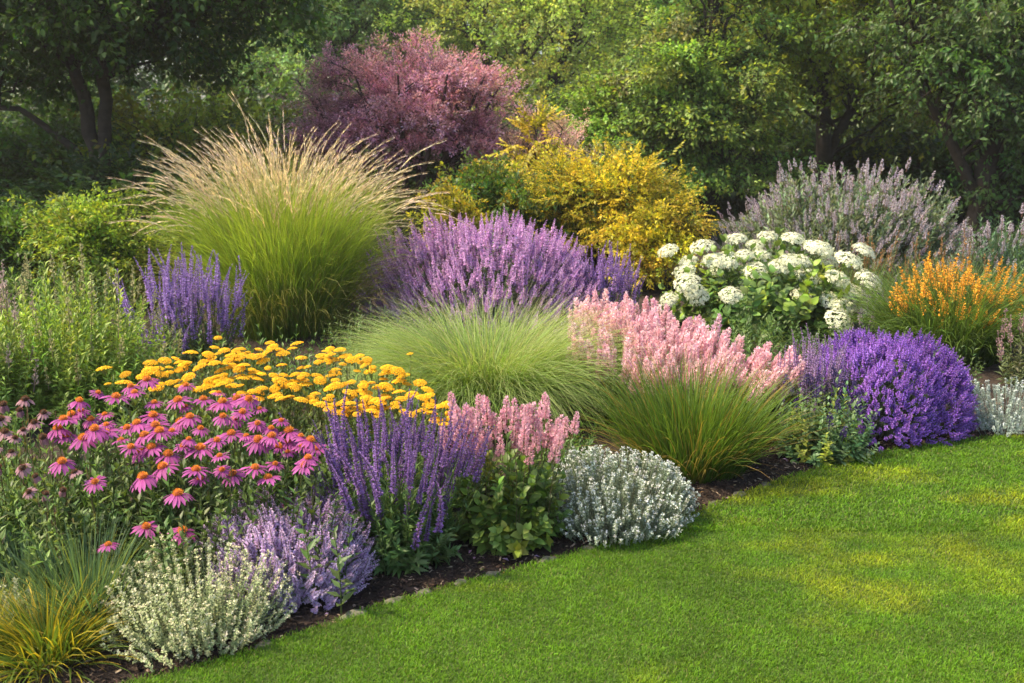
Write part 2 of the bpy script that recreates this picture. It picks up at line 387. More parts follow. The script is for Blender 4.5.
def stones():
    spec=[(262,652,.075),(352,622,.10),(392,609,.085),(424,600,.07),(460,589,.075),(492,580,.07),(548,565,.09),(590,553,.07),(742,500,.09),(716,509,.07),(768,490,.07),(655,533,.08)]
    lab=['flat grey edging stone on the mulch below the purple catmint mound','pale flat edging stone at the lawn edge right of the purple catmint','small grey edging stone below the violet salvia clump','small rounded edging stone below the left side of the violet salvia spikes',
         'thin grey edging stone under the gap between salvia and pink hyssop','mossy edging stone below the left leaves of the pink hyssop','wide grey edging stone below the pink hyssop leaves','small edging stone before the left side of the silver mound',
         'pale edging stone in front of the upright green grass tuft','brown edging stone left of the pale one by the green grass tuft','small edging stone right of the green grass tuft','half sunken edging stone before the right side of the silver mound']
    for (px,py,s),l in zip(spec,lab):
        c=gnd(px,py); c[1]=edge(c[0])+.02; c[2]=-.006
        mb=MB(); nu,nv=14,7; r=np.random.default_rng(int(px)); ph=r.uniform(0,6,6); v=[]
        for j in range(nv+1):
            th=math.pi*j/nv
            for i in range(nu):
                a=2*math.pi*i/nu; k=1+.12*math.sin(2*a+ph[0])+.09*math.sin(3*a+ph[1])+.05*math.sin(5*a+ph[2]+th*2)
                e=lambda q:math.copysign(abs(q)**.55,q)
                v.append([s*.5*k*e(math.sin(th))*math.cos(a), s*.33*k*e(math.sin(th))*math.sin(a), .024*e(math.cos(th))*(1+.1*math.sin(3*a+ph[3]))])
        f=[[j*nu+i,(j+1)*nu+i,(j+1)*nu+(i+1)%nu,j*nu+(i+1)%nu] for j in range(nv) for i in range(nu)]
        mb.add(v,None,f,C(.13,.125,.09)*r.uniform(.7,1.1)); o=mb.build('edging_stone',M_STONE,None,True)
        o.location=c; sl=(edge(c[0]+.1)-edge(c[0]-.1))/.2; o.rotation_euler=(r.uniform(-.06,.06),r.uniform(-.06,.06),math.atan(sl)+r.uniform(-.15,.15))
        tag(o,l,'stone','edging stones along the lawn')
stones()

def haze():
    mb=MB(); x0,x1,y0,y1,z0,z1=-75,75,-35,95,-1.1,17
    mb.add([[x0,y0,z0],[x1,y0,z0],[x1,y1,z0],[x0,y1,z0],[x0,y0,z1],[x1,y0,z1],[x1,y1,z1],[x0,y1,z1]],None,[[0,3,2,1],[4,5,6,7],[0,1,5,4],[1,2,6,5],[2,3,7,6],[3,0,4,7]],C(1,1,1))
    m=bpy.data.materials.new('haze_air'); m.use_nodes=True; n=m.node_tree; n.nodes.clear()
    o=n.nodes.new('ShaderNodeOutputMaterial'); v=n.nodes.new('ShaderNodeVolumePrincipled'); v.inputs['Color'].default_value=(.96,.95,.88,1)
    v.inputs['Density'].default_value=HAZE; v.inputs['Anisotropy'].default_value=.3; n.links.new(v.outputs[0],o.inputs['Volume'])
    tag(mb.build('haze',m),'thin warm morning haze over the whole garden','haze',kind='stuff')
HAZE=.0011
if HAZE: haze()
# ================================================================== TREES AND SHRUBS BEHIND
BARK=C(.035,.027,.02)
def limb(p0,p1,r0,r1,sag=.15,n=6,wob=.06):
    t=np.linspace(0,1,n)[:,None]; p0=np.array(p0,float); p1=np.array(p1,float); L=np.linalg.norm(p1-p0)
    pts=p0*(1-t)+p1*t; pts[:,2]+= (np.sin(t[:,0]*math.pi)*sag*L); pts[1:-1]+=rng.standard_normal((n-2,3))*wob*L*.5
    return pts,np.linspace(r0,r1,n)
def tree(name,label,cat,loc,trunks,blobs,nclump,nspray,Ts,leafsc=.5,sig=.35,group=None,tv=(.16,.07),outw=.8,flat=.55,mat=None,branches=True,zdir=-.05,shell=.45,bark=BARK,br=.022):
    root=thing(name,label,cat,loc,group); mb=MB(); nodes=[]
    for pts,rad in trunks:
        pts=np.asarray(pts,float); tt=np.linspace(0,1,len(pts)); t2=np.linspace(0,1,len(pts)*3)
        P=np.stack([np.interp(t2,tt,pts[:,k]) for k in range(3)],1)
        P[1:-1]+=rng.standard_normal((len(P)-2,3))*.0045*np.linalg.norm(P[-1]-P[0]); rr=np.interp(t2,tt,rad)
        tube(mb,P,rr,bark,8); nodes+= [tuple(p)+(r,) for p,r in zip(P,rr)]
    nodes=np.array(nodes)
    vol=np.array([b[3]*b[4]*b[5] for b in blobs])**.8; pk=rng.choice(len(blobs),nclump,p=vol/vol.sum()); B=np.array(blobs)[pk]
    d=norm(rng.standard_normal((nclump,3))); r=U(0,1,nclump)**shell
    c=B[:,:3]+d*r[:,None]*B[:,3:6]; outd=norm(c-B[:,:3]*.7-np.array([0,0,B[:,2].mean()*.3]))
    if branches:
        for i in range(nclump):
            dist=np.linalg.norm(nodes[:,:3]-c[i],axis=1)+np.where(nodes[:,2]>c[i,2]-.1,2.5,0)
            k=np.argsort(dist)[rng.integers(0,min(4,len(dist)))]
            pts,rad=limb(nodes[k,:3],c[i],min(br*1.6,nodes[k,3]*.7),.006,.10); tube(mb,pts,rad,bark,4)
    mb.build('trunk',M_BARK,root,True)
    cr=MB(); N=nclump*nspray; ci=np.repeat(np.arange(nclump),nspray)
    off=rng.standard_normal((N,3))*np.array([1,1,flat])*sig*U(.6,1.3,nclump)[ci][:,None]
    pos=c[ci]+off; dd=norm(off*1.0/sig*.6+outd[ci]*outw+rng.standard_normal((N,3))*.35+np.array([0,0,zdir]))
    ct=tints(nclump,tv[0],tv[1])[ci]*tints(N,.1,.04)
    upv=norm(np.array([0,0,1.0])+rng.standard_normal((N,3))*.3)
    for k,T in enumerate(Ts):
        s=np.arange(N)%len(Ts)==k; cr.scatter(T,pos[s]-dd[s]*leafsc*.5,frame(dd[s],up=upv[s]),leafsc*U(.7,1.25,s.sum()),ct[s])
    cr.build('crown',mat or M_TREE,root)
    return root
def clusters(c,n=16,L=.17,W=.11,k=4,**kw): return [clusterT(n,L,W,c,**kw) for _ in range(k)]
def copy_tree(o,loc,rz,sc,label):
    c=o.copy(); SC.collection.objects.link(c); c.location=loc; c.rotation_euler=(0,0,rz); c.scale=(sc,)*3; c['label']=label
    for ch in o.children:
        d=ch.copy(); SC.collection.objects.link(d); d.parent=c
    return c
def sprays(c,n=18,L=.17,W=.085,k=3,**kw): return [sprayT(n,L,W,c,**kw) for _ in range(k)]

DG=C(.030,.062,.016); MG=C(.05,.10,.022); BG=C(.085,.15,.028); YG=C(.17,.21,.03)
# big dark tree upper left with forked trunk
p=at(108,13.2); 
T1=clusters(C(.060,.125,.018),15,.21,.13)
tree('broadleaf_tree','large dark leafy tree at upper left with forked trunk and low arching branch','tree',p,
     [([(0,0,0),(0,0,.9),(-.08,0,1.5),(-.22,0,2.3),(-.40,.1,3.2),(-.8,.3,5)],[.13,.11,.10,.08,.06,.03]),
      ([(0,0,.8),(.10,0,1.6),(.14,0,2.4),(.28,-.1,3.3),(.7,-.2,5.2)],[.10,.09,.08,.06,.03]),
      ([(0,0,.9),(-.35,-.1,1.4),(-.9,-.2,1.85),(-1.7,-.4,1.9),(-2.6,-.6,1.6)],[.06,.05,.038,.028,.014]),
      ([(.1,0,2.2),(.9,-.4,2.9),(2.0,-.8,3.3),(3.2,-1.2,3.2)],[.07,.055,.04,.02])],
     [(-1.5,-.3,4.0,2.8,2.0,1.3),(1.2,-.6,3.7,2.2,1.8,1.0),(-.8,.2,5.4,2.2,2.2,1.4),(2.6,-1.2,3.2,1.2,1.0,.6),(-2.6,-.8,2.7,1.2,1.0,.5),(.2,-1.5,3.2,1.8,.7,.6),(-2.6,.6,3.6,1.5,1.6,1.3),(0,.8,3.6,2.0,1.2,1.0),(-1.0,-.5,3.05,1.8,1.0,.5),(1.1,-.6,3.0,1.8,1.0,.5),(-.2,.9,2.6,2.2,.6,.7)],
     170,34,T1,.42,.34)
# understory behind left
T2=clusters(C(.085,.155,.03),14,.22,.13)
def shrub(name,label,px,Y,ytop,wpx,Ts,nclump,nspray,leafsc,depth=.7,tv=(.16,.07),cat='shrub',group=None,nt=5,sig=.22,base=.12,mat=None,bark=BARK,shell=.5,zdir=.15,over=1.0,br=.014):
    c=at(px,Y); h=hgt(ytop,Y); rx=wpx/2/FPX*(Y*CP+.3); 
    tr=[]
    for i in range(nt):
        a=i/nt*6.283+rng.uniform(0,1); q=rng.uniform(.25,.7)
        tr.append(([(0.05*math.cos(a),.05*math.sin(a),0),(rx*q*.4*math.cos(a),rx*q*.4*math.sin(a)*depth,h*.35),(rx*q*math.cos(a),rx*q*math.sin(a)*depth,h*.75)],[.035*h/1.5,.024*h/1.5,.01]))
    return tree(name,label,cat,c,tr,[(0,0,h*(.5+base/2),rx*.88,rx*depth*.88,h*(.5-base/2)*over),(-rx*.3,0,h*.62,rx*.5,rx*depth*.5,h*.33*over),(rx*.3,-.05,h*.45,rx*.55,rx*depth*.6,h*.36)],
        nclump,nspray,Ts,leafsc,sig,group,tv,mat=mat,bark=bark,shell=shell,zdir=zdir,br=br)
shrub('laurel_shrub','dark glossy shrub under the left tree behind its trunk',60,14.6,120,420,T2,70,26,.42,sig=.3)
shrub('laurel_shrub','mid green shrub between the left tree trunk and the purple smoke bush',215,14.4,95,300,clusters(C(.28,.33,.045),14,.20,.12),60,26,.42,sig=.3)
shrub('laurel_shrub','low dark broad leaved shrub below the left tree trunk',130,11.6,165,300,sprays(C(.035,.075,.022),12,.26,.13),50,24,.36,sig=.25)
# far tree belt
T3=clusters(C(.42,.54,.12),16,.15,.095); T4=clusters(C(.22,.36,.11),16,.17,.11)
far=tree('woodland_tree','hazy mid green tree at top centre behind the purple smoke bush','tree',at(520,24),
     [([(0,0,0),(.1,0,1.5),(0,0,3),(.3,.1,5.5)],[.2,.17,.13,.06]),([(0,0,.7),(-.5,0,2.2),(-1.2,.1,4.2)],[.13,.1,.04]),([(0,0,.8),(.7,.1,2.4),(1.5,0,4.4)],[.12,.09,.04])],
     [(0,0,3.6,3.0,2.6,2.6),(-1.4,0,4.6,2.0,1.8,1.6),(1.5,0,4.3,2.0,1.8,1.6),(.2,-.2,1.7,2.4,1.8,1.1)],105,30,T3,.52,.42)
far2=tree('woodland_tree','darker rounded tree at top centre right in the far tree belt','tree',at(655,27),
     [([(0,0,0),(.1,0,1.5),(0,0,3),(.1,.1,6.5)],[.2,.17,.13,.05])],
     [(0,0,4.2,2.6,2.6,3.4),(-.8,0,5.2,1.9,1.8,1.8),(.9,0,2.6,2.3,1.8,1.6)],100,30,T4,.55,.42)
k=0
FT=[(far,-60,30,1.3,0),(far2,90,27,1.15,1),(far,230,29,1.2,2.2),(far2,340,25,.95,3),(far2,420,33,1.35,4),(far,610,36,1.25,5),(far,760,31,1.35,1.2),(far2,830,26,1.1,2.5),(far,930,28,1.25,3.6),(far2,1050,27,1.2,.7),(far,1160,32,1.4,2),(far2,-160,34,1.4,1.7),(far2,280,40,1.7,.5),(far,505,44,1.8,3.1),(far2,700,42,1.7,1.1),(far,880,42,1.8,2.0)]
FTL=['at the far left edge','behind the forked left tree','between the left tree and the smoke bush','directly behind the left side of the smoke bush','behind the top of the smoke bush','in the gap at top centre','behind the pale green conical tree','behind the dark overhanging right tree','behind the butterfly bush on the right','behind the top right corner tree','beyond the right edge of the view','beyond the left edge of the view','tallest at the back behind the left tree','farthest at top centre','farthest behind the conical tree','farthest on the right']
for (s,px,Y,sc,rz),l in zip(FT,FTL): copy_tree(s,at(px,Y),rz,sc,'far woodland tree '+l)
# belt of understory shrubs closing the horizon
us=shrub('woodland_shrub','dark woodland undergrowth shrub behind the smoke bush',420,19,120,330,sprays(C(.05,.09,.024),14,.24,.12),60,26,.5,sig=.35)
for px,Y,sc,rz,l in ((150,20,1.1,1,'behind the left tree'),(290,21,1.2,2,'left of the smoke bush trunk'),(560,20,1.1,3,'behind the yellow leaved shrub'),(690,21,1.2,4,'behind the conical tree'),(820,19,1.1,5,'under the dark right tree'),(950,19,1.1,.5,'behind the butterfly bush right side'),(1080,18,1.2,1.5,'at the right edge'),(20,21,1.2,2.5,'at the left edge'),(70,16.5,1.15,.3,'close behind the forked trunk'),(-40,17,1.2,1.9,'beyond the left edge close to the forked tree'),(210,17.5,1.15,4.4,'in the gap right of the forked trunk')):
    copy_tree(us,at(px,Y),rz,sc,'dark woodland undergrowth shrub '+l)
# purple smoke bush
pc=C(.40,.16,.21)
def smoke():
    c=at(410,13.6); h=hgt(34,13.6); rx=1.80
    tr=[]
    for i in range(9):
        a=i/9*6.283+rng.uniform(0,.6); q=rng.uniform(.3,.85)
        tr.append(([(.1*math.cos(a),.1*math.sin(a),0),(rx*q*.45*math.cos(a),rx*q*.4*math.sin(a),h*.4),(rx*q*math.cos(a),rx*q*.8*math.sin(a),h*.8)],[.05,.035,.012]))
    Ts=[clusterT(26,.13,.055,C(.46,.19,.33),twig=C(.12,.06,.06),tip=C(.90,.50,.70),hang=0) for _ in range(5)]
    r=tree('smoke_bush','large rounded purple pink smoke bush behind the tall ornamental grass','shrub',c,tr,
        [(0,0,h*.66,rx*.80,rx*.75,h*.28),(-.25,0,h*.80,rx*.5,rx*.5,h*.19),(.55,0,h*.68,rx*.55,rx*.5,h*.20),(-1.05,-.1,h*.50,rx*.42,rx*.5,h*.16),(1.15,-.1,h*.50,rx*.5,rx*.45,h*.17)],
        120,40,Ts,.27,.15,tv=(.12,.05),shell=.42,zdir=.35,outw=.6,bark=C(.05,.03,.028),br=.012)
smoke()
shrub('smoke_bush','smaller pale mauve bush fading right of the large purple smoke bush',545,13.0,105,90,[clusterT(22,.13,.05,C(.50,.30,.28),tip=C(.7,.46,.42),hang=0) for _ in range(3)],26,34,.24,sig=.14,zdir=.3)
# green shrubs centre right
shrub('dogwood_shrub','bright mid green shrub left of the conical tree',600,15.5,72,150,clusters(C(.24,.37,.06),15,.17,.10),50,28,.4,sig=.25,zdir=.1)
# conical tree
tree('conical_tree','tall blue green layered conical tree right of centre','tree',at(703,15.2),
     [([(0,0,0),(.02,0,1.2),(0,0,2.8),(.05,0,5.2)],[.12,.10,.07,.02]),([(0,0,.3),(.45,0,1.4),(.9,0,2.6)],[.07,.05,.02])],
     [(0,0,1.3,1.7,1.4,.8),(0,0,2.4,1.45,1.2,.9),(.05,0,3.5,1.0,.9,.9),(.0,0,4.6,.6,.6,.8),(-.4,-.2,2.0,1.2,1,.7)],120,32,
     clusters(C(.11,.21,.06),17,.16,.085,tip=C(.34,.44,.08)),.40,.22,flat=.3,zdir=-.12)
# dark trees to the right
tree('broadleaf_tree','dark overhanging tree at upper right with yellow light showing between its leaves','tree',at(815,17.0),
     [([(0,0,0),(.1,0,1.4),(-.1,0,3),(.2,0,6)],[.15,.13,.1,.05]),([(0,0,.8),(.6,0,2.2),(1.4,0,3.7)],[.09,.07,.03])],
     [(0,0,3.7,2.2,1.8,1.3),(.5,-.2,5.2,2.6,2.2,1.6),(-.5,-.4,2.4,1.3,1.1,.8),(1.3,0,2.2,1.3,1,.9)],95,30,clusters(C(.20,.27,.02),16,.18,.11),.46,.35)
tree('weeping_tree','dense drooping leaved dark green tree filling the right edge','tree',at(975,13.2),
     [([(0,0,0),(.05,0,1.4),(.2,0,3),(.3,0,5.5)],[.16,.14,.1,.05]),([(0,0,.6),(-.7,0,1.8),(-1.4,0,3.2)],[.09,.06,.03])],
     [(.2,0,2.2,1.7,1.4,1.4),(0,-.2,3.6,1.9,1.5,1.2),(.7,0,5.0,2.2,1.8,1.3),(.9,-.3,1.4,1.3,1.1,1.0),(-.9,-.2,2.9,.9,.9,.9)],125,34,
     clusters(C(.085,.155,.038),16,.19,.095,hang=.5),.38,.28,zdir=-.1)
# yellow-leaved shrubs
def yellow():
    Ty=[clusterT(17,.20,.10,C(.46,.42,.04),tip=C(.84,.64,.07),twig=C(.12,.07,.03),hang=.1) for _ in range(2)]+[sprayT(16,.20,.10,C(.54,.46,.04),droop=.15,tip=C(.88,.68,.07),twig=C(.12,.07,.03))]
    Tg=[clusterT(16,.20,.10,C(.12,.21,.04),hang=.1,twig=C(.10,.07,.03)) for _ in range(3)]
    Tm=[clusterT(16,.20,.10,C(.30,.34,.04),hang=.1,tip=C(.60,.50,.04),twig=C(.10,.07,.03)) for _ in range(3)]
    shrub('golden_shrub','dense golden yellow leaved shrub in the middle of the border',606,10.5,150,195,Ty+Ty[2:]+Tm+Ty[2:]+Tg[:1],100,36,.20,sig=.14,tv=(.08,.03),depth=.8,zdir=.1)
    shrub('green_shrub','dark green yellow tinged shrub left of the golden yellow one',502,10.7,160,165,Tg+Tg+Tm[:1],60,28,.26,sig=.14,depth=.8,zdir=.0)
    shrub('golden_shrub','small yellow fringed shrub low at left of the golden shrubs behind the purple lavender',455,9.9,183,80,Tm,24,24,.22,sig=.1)
    shrub('golden_shrub','low golden shrub at the right foot of the large golden yellow one',640,9.8,205,85,Ty[:2]+Tm,26,24,.22,sig=.1)
    # upright spray
    c=at(532,11.8); root=tree('golden_sapling','slender upright sapling with yellow leaf sprays above the golden shrubs','sapling',c,
        [([(0,0,0),(.02,0,.9),(.05,0,1.85)],[.02,.015,.006]),([(0,0,.5),(-.15,0,1.1),(-.28,0,1.5)],[.012,.009,.005]),([(0,0,.6),(.2,0,1.1),(.35,0,1.6)],[.012,.009,.005])],
        [(0,0,1.35,.38,.3,.3),(.03,0,1.7,.22,.2,.2),(.15,0,1.0,.45,.3,.25)],22,6,Ty[2:],.34,.08,flat=.4,zdir=.15,shell=.6,br=.006)
yellow()
# low shrubs at left behind the border
shrub('box_shrub','low green leafy shrub at the left edge under the dark tree',25,9.3,198,150,clusters(C(.10,.18,.03),14,.22,.10),45,24,.22,sig=.13)
shrub('spirea_shrub','low yellow green leafy shrub left of the tall ornamental grass',112,9.0,192,130,clusters(C(.20,.32,.04),16,.2,.10,tip=C(.34,.42,.05)),50,26,.22,sig=.12,zdir=.3)
shrub('spirea_shrub','dim green shrub right behind the tall ornamental grass base',205,9.8,205,120,clusters(C(.10,.18,.03),14,.2,.08),36,24,.22,sig=.13)

# ================================================================== BORDER PLANTS
def fit(x0,x1,yt,yb,depth=1.0):
    """centre, radii and height of a clump spanning those columns, its front foot on row yb"""
    Yf=gnd(512,yb)[1]; r=(x1-x0)/2/FPX*(Yf*CP+CAM_H*SP*.8)*1.16; Y=Yf+r*depth*.85
    return at((x0+x1)/2,Y), r, r*depth, hgt(yt,Y)

# ---- butterfly bush (right back)
def buddleia(px,Y,yt,wpx,label,n,lim=100,seedc=C(.075,.12,.06)):
    c=at(px,Y); h=hgt(yt,Y); rx=wpx/2/FPX*(Y*CP+.3); root=thing('butterfly_bush',label,'shrub',c)
    St=[stemT(1,.006,30,.12,.036,(30,75),.15,1,seedc) for _ in range(3)]
    mound(root,rx*.93,rx*.6,h*.95,int(n*1.5),St,M_LEAF,lenref=1.0,jit=(.6,1.0),basef=.45)
    ms,Ts=variants(lambda:plumeT(.10,.015,55,C(.42,.35,.42),C(.62,.56,.56),.010,.7),3,'flower_plume',M_PETAL)
    b,t=dome(n,rx,rx*.65,h,84,(.72,1.02),.4); d=norm(t-b)+np.array([0,0,.25])
    place_parts(root,'flower_plume',ms,Ts,t-norm(d)*.09,d,U(.7,1.25,n),M_PETAL,lim)
buddleia(843,10.2,166,275,'large rounded butterfly bush with pale lilac flower plumes at the right back',1050,seedc=C(.18,.24,.14))
buddleia(1005,8.9,207,135,'blue green bush with few pale mauve spikes at the right edge',130,60,C(.09,.16,.09))

# ---- tall ornamental grass
def tall_grass():
    c=at(288,7.9); root=thing('ornamental_grass','tall fountain shaped ornamental grass with feathery tan seed plumes','grass',c)
    mb=MB(); n=6500; b=disc(n,.42,.36,.6); az=np.arctan2(b[:,1],b[:,0])+rng.standard_normal(n)*.5; rr=np.hypot(b[:,0]/.42,b[:,1]/.36)
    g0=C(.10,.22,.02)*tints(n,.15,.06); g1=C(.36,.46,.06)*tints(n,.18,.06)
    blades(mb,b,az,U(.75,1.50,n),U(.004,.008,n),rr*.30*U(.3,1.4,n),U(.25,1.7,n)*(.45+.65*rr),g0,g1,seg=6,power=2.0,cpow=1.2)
    n=1300; b=disc(n,.50,.42,.35); az=np.arctan2(b[:,1],b[:,0])+rng.standard_normal(n)*.4
    blades(mb,b,az,U(.5,1.15,n),U(.004,.007,n),U(.15,.55,n),U(.8,2.3,n),C(.09,.16,.02)*tints(n,.2,.06),C(.36,.34,.09)*tints(n,.2,.06),seg=6)
    N=640; b=disc(N,.38,.32,.6); az=np.arctan2(b[:,1],b[:,0])+rng.standard_normal(N)*.5; rr=np.hypot(b[:,0]/.38,b[:,1]/.32)
    L=U(1.08,1.52,N)+.16*(rng.random(N)<.06); fr=np.where(np.sin(az)<-.35,.55,1.0); lean=rr*.34*U(.3,1.3,N)*fr; dr=U(.1,1.15,N)*(.3+.9*rr)*fr
    tip,th=blades(mb,b,az,L,np.full(N,.003),lean,dr,C(.22,.30,.04),C(.62,.54,.27),seg=7,power=1.8)
    mb.build('leaf_blades',M_GRASS,root)
    def feather():
        m=MB(); k=52; t=np.sort(U(0,1,k)); Lp=.34
        tt=np.linspace(0,1,6); tube(m,np.stack([.30*Lp*tt**2,0*tt,Lp*tt],1),np.linspace(.0018,.0007,6),C(.52,.40,.24),3)
        ph=rroll(k); sp=U(.06,.2,k); d=np.stack([np.cos(ph)*sp+.45*t,np.sin(ph)*sp,np.ones(k)],1)
        m.scatter(leaf2(.046,.0036,C(.90,.76,.66),.1,.1),np.stack([.30*Lp*t**2,0*t,Lp*t*.92],1),frame(d,rroll(k)),(1.1-.5*t)*U(.7,1.2,k),tints(k,.12,.04)); return m.T()
    ms,Ts=variants(feather,4,'seed_plume',M_GRASS)
    th=np.minimum(th*1.0,2.2); d=np.stack([np.cos(az)*np.sin(th),np.sin(az)*np.sin(th),np.cos(th)],1)
    x=np.stack([np.cos(az)*np.cos(th),np.sin(az)*np.cos(th),-np.sin(th)],1); Fx=frame(d)
    roll=np.arctan2((x*Fx[:,:,1]).sum(1),(x*Fx[:,:,0]).sum(1))
    place_parts(root,'seed_plume',ms,Ts,tip-d*.14,d,U(.7,1.25,N),M_GRASS,100,rolls=roll)
tall_grass()

# ---- low fountain grass
def fountain():
    c=at(487,5.55); root=thing('fountain_grass','low rounded pale green fountain grass with fine drooping blades','grass',c)
    mb=MB(); n=9000; b=disc(n,.34,.26,.5); az=np.arctan2(b[:,1],b[:,0])+rng.standard_normal(n)*.55; rr=np.hypot(b[:,0]/.34,b[:,1]/.26)
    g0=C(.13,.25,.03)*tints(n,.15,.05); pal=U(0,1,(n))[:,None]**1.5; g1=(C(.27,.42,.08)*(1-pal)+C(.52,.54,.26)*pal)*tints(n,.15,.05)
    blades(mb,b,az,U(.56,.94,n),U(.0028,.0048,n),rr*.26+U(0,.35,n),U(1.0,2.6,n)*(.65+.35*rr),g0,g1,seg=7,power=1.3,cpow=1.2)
    n=700; b=disc(n,.3,.22,.5); az=np.arctan2(b[:,1],b[:,0])+rng.standard_normal(n)*.6
    blades(mb,b,az,U(.65,.95,n),.0028,U(.1,.6,n),U(.6,1.4,n),C(.14,.2,.04),C(.5,.48,.28)*tints(n,.12,.04),seg=6)
    mb.build('leaf_blades',M_GRASS,root)
fountain()

# ---- upright green grass
def green_tuft():
    c=at(690,4.68); root=thing('sedge_tuft','upright glossy green grass tuft with orange tinged arching blades by the lawn','grass',c)
    mb=MB(); n=1700; b=disc(n,.26,.2,.55); az=np.arctan2(b[:,1],b[:,0])+rng.standard_normal(n)*.4; rr=np.hypot(b[:,0]/.26,b[:,1]/.2)
    k=(rng.random((n,1))<.10); g1=np.where(k,C(.40,.24,.05),C(.15,.24,.03))*tints(n,.18,.06)
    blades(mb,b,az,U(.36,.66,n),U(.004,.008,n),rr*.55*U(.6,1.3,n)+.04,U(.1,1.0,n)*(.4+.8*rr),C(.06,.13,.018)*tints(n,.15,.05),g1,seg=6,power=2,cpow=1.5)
    n=160; b=disc(n,.24,.2,.3); az=np.arctan2(b[:,1],b[:,0])+rng.standard_normal(n)*.3
    blades(mb,b,az,U(.42,.60,n),.004,U(.5,.9,n),U(.5,1.1,n),C(.12,.14,.03),C(.42,.28,.09)*tints(n,.15,.05),seg=6)
    mb.build('leaf_blades',M_GRASS,root)
green_tuft()

# ---- small tufts lower left
def tuft(name,label,px,Y,n,r,L,W,lean,droop,c0,c1,seg=5,tipalt=None):
    root=thing(name,label,'grass',at(px,Y)); mb=MB(); b=disc(n,r,r,.6); az=np.arctan2(b[:,1],b[:,0])+rng.standard_normal(n)*.5; rr=np.hypot(b[:,0],b[:,1])/r
    t1=c1*tints(n,.15,.05)
    if tipalt is not None: t1=np.where(rng.random((n,1))<tipalt[1],tipalt[0]*tints(n,.12,.04),t1)
    blades(mb,b,az,U(L[0],L[1],n),U(W*.7,W*1.3,n),lean*rr*U(.5,1.4,n)+.04,U(droop[0],droop[1],n)*(.5+.6*rr),c0*tints(n,.15,.05),t1,seg=seg,power=1.8)
    mb.build('leaf_blades',M_GRASS,root)
tuft('golden_sedge','golden yellow variegated sedge tuft in the bottom left corner',50,2.90,900,.11,(.16,.30),.0055,.9,(.4,1.5),C(.07,.13,.02),C(.15,.22,.03),tipalt=(C(.62,.46,.03),.38))
tuft('golden_sedge','small golden sedge tuft at the left edge below the blue grass',-8,2.98,420,.08,(.16,.26),.005,.9,(.4,1.4),C(.08,.13,.02),C(.28,.30,.06),tipalt=(C(.55,.45,.08),.3))
tuft('blue_fescue','upright blue green spiky grass tuft left of the pale catmint',88,3.12,420,.09,(.25,.40),.006,.5,(.1,.6),C(.05,.11,.04),C(.13,.22,.11),tipalt=(C(.33,.38,.06),.12))
tuft('blue_fescue','small blue green spiky tuft at the left edge',25,3.30,260,.09,(.20,.32),.006,.5,(.1,.6),C(.05,.11,.05),C(.14,.23,.15))

# ---- silvery low mounds
def silver(name,label,f,nst,col,flc,nfl,nleaf=30,L=.085,W=.034,fls=1.0,flL=.10,catn='mound plant',lim=100,tv=(.1,.04)):
    c,rx,ry,h=f; root=thing(name,label,catn,c)
    St=[stemT(1,.006,nleaf,L,W,(35,80),.1,1,col,taper=.55) for _ in range(4)]
    # leaves keep their real size: the template is one unit long for a stem about as long as the mound is tall
    mound(root,rx*.97,ry*.97,h*.92,nst,St,M_SILVER,jit=(.55,1.0),tv=tv,width=max(rx,h)*.75,basef=.5)
    def fh():
        m=MB(); n=16; z=np.linspace(0,flL,n)+U(-.003,.003,n); m_=MB(); tube(m,[(0,0,-.05),(0,0,flL*.5),(0,0,flL)],[.0014,.0012,.001],col,3)
        ph=rroll(n); d=np.stack([np.cos(ph),np.sin(ph),U(.3,1,n)],1)
        m.scatter(leaf2(.012,.007,col*1.1),np.stack([0*z,0*z,z],1),frame(d,up=np.array([0,0,1.0])),U(.7,1.2,n),tints(n,.1,.03))
        k=9; q=disc(k,.006,.006); q[:,2]=flL+U(-.004,.004,k); m.scatter(leafT(.007,.006,flc,flc),q,frame(rng.standard_normal((k,3))+np.array([0,0,.8]),rroll(k)),U(.8,1.2,k),tints(k,.06,.02)); 
        k=5; q=disc(k,.005,.005); q[:,2]=flL*.6+U(-.01,.01,k); m.scatter(leafT(.007,.006,flc,flc),q,frame(rng.standard_normal((k,3))+np.array([0,0,.6]),rroll(k)),U(.7,1.1,k)); return m.T()
    ms,Ts=variants(fh,4,'flower_stem',M_SILVER)
    b,t=dome(nfl,rx,ry,h,86,(.90,1.03),.35); d=norm(t-b)*.8+np.array([0,0,.55])
    place_parts(root,'flower_stem',ms,Ts,t-norm(d)*flL*fls,d,U(.75,1.2,nfl)*fls,M_SILVER,lim)
silver('pale_catmint','pale silvery green catmint mound with tiny cream flowers at the lower left',fit(108,292,556,668),720,C(.31,.36,.18),C(.74,.70,.48),520,flL=.10,L=.075,W=.045)
silver('silver_mound','rounded silver grey mound with tiny white flowers beside the lawn',fit(540,690,462,550),1200,C(.22,.27,.17),C(.66,.68,.64),900,flL=.05,L=.055,W=.028,nleaf=34)
silver('silver_mound','small silver grey mound at the right edge beside the lawn',fit(958,1056,386,443),200,C(.30,.37,.31),C(.62,.68,.66),200,flL=.05,L=.08,W=.03)
silver('lambs_ear','small silvery leaved plant at the left edge above the golden sedge',fit(-30,40,590,655),60,C(.28,.32,.20),C(.6,.6,.4),40,flL=.07,L=.13,W=.05)

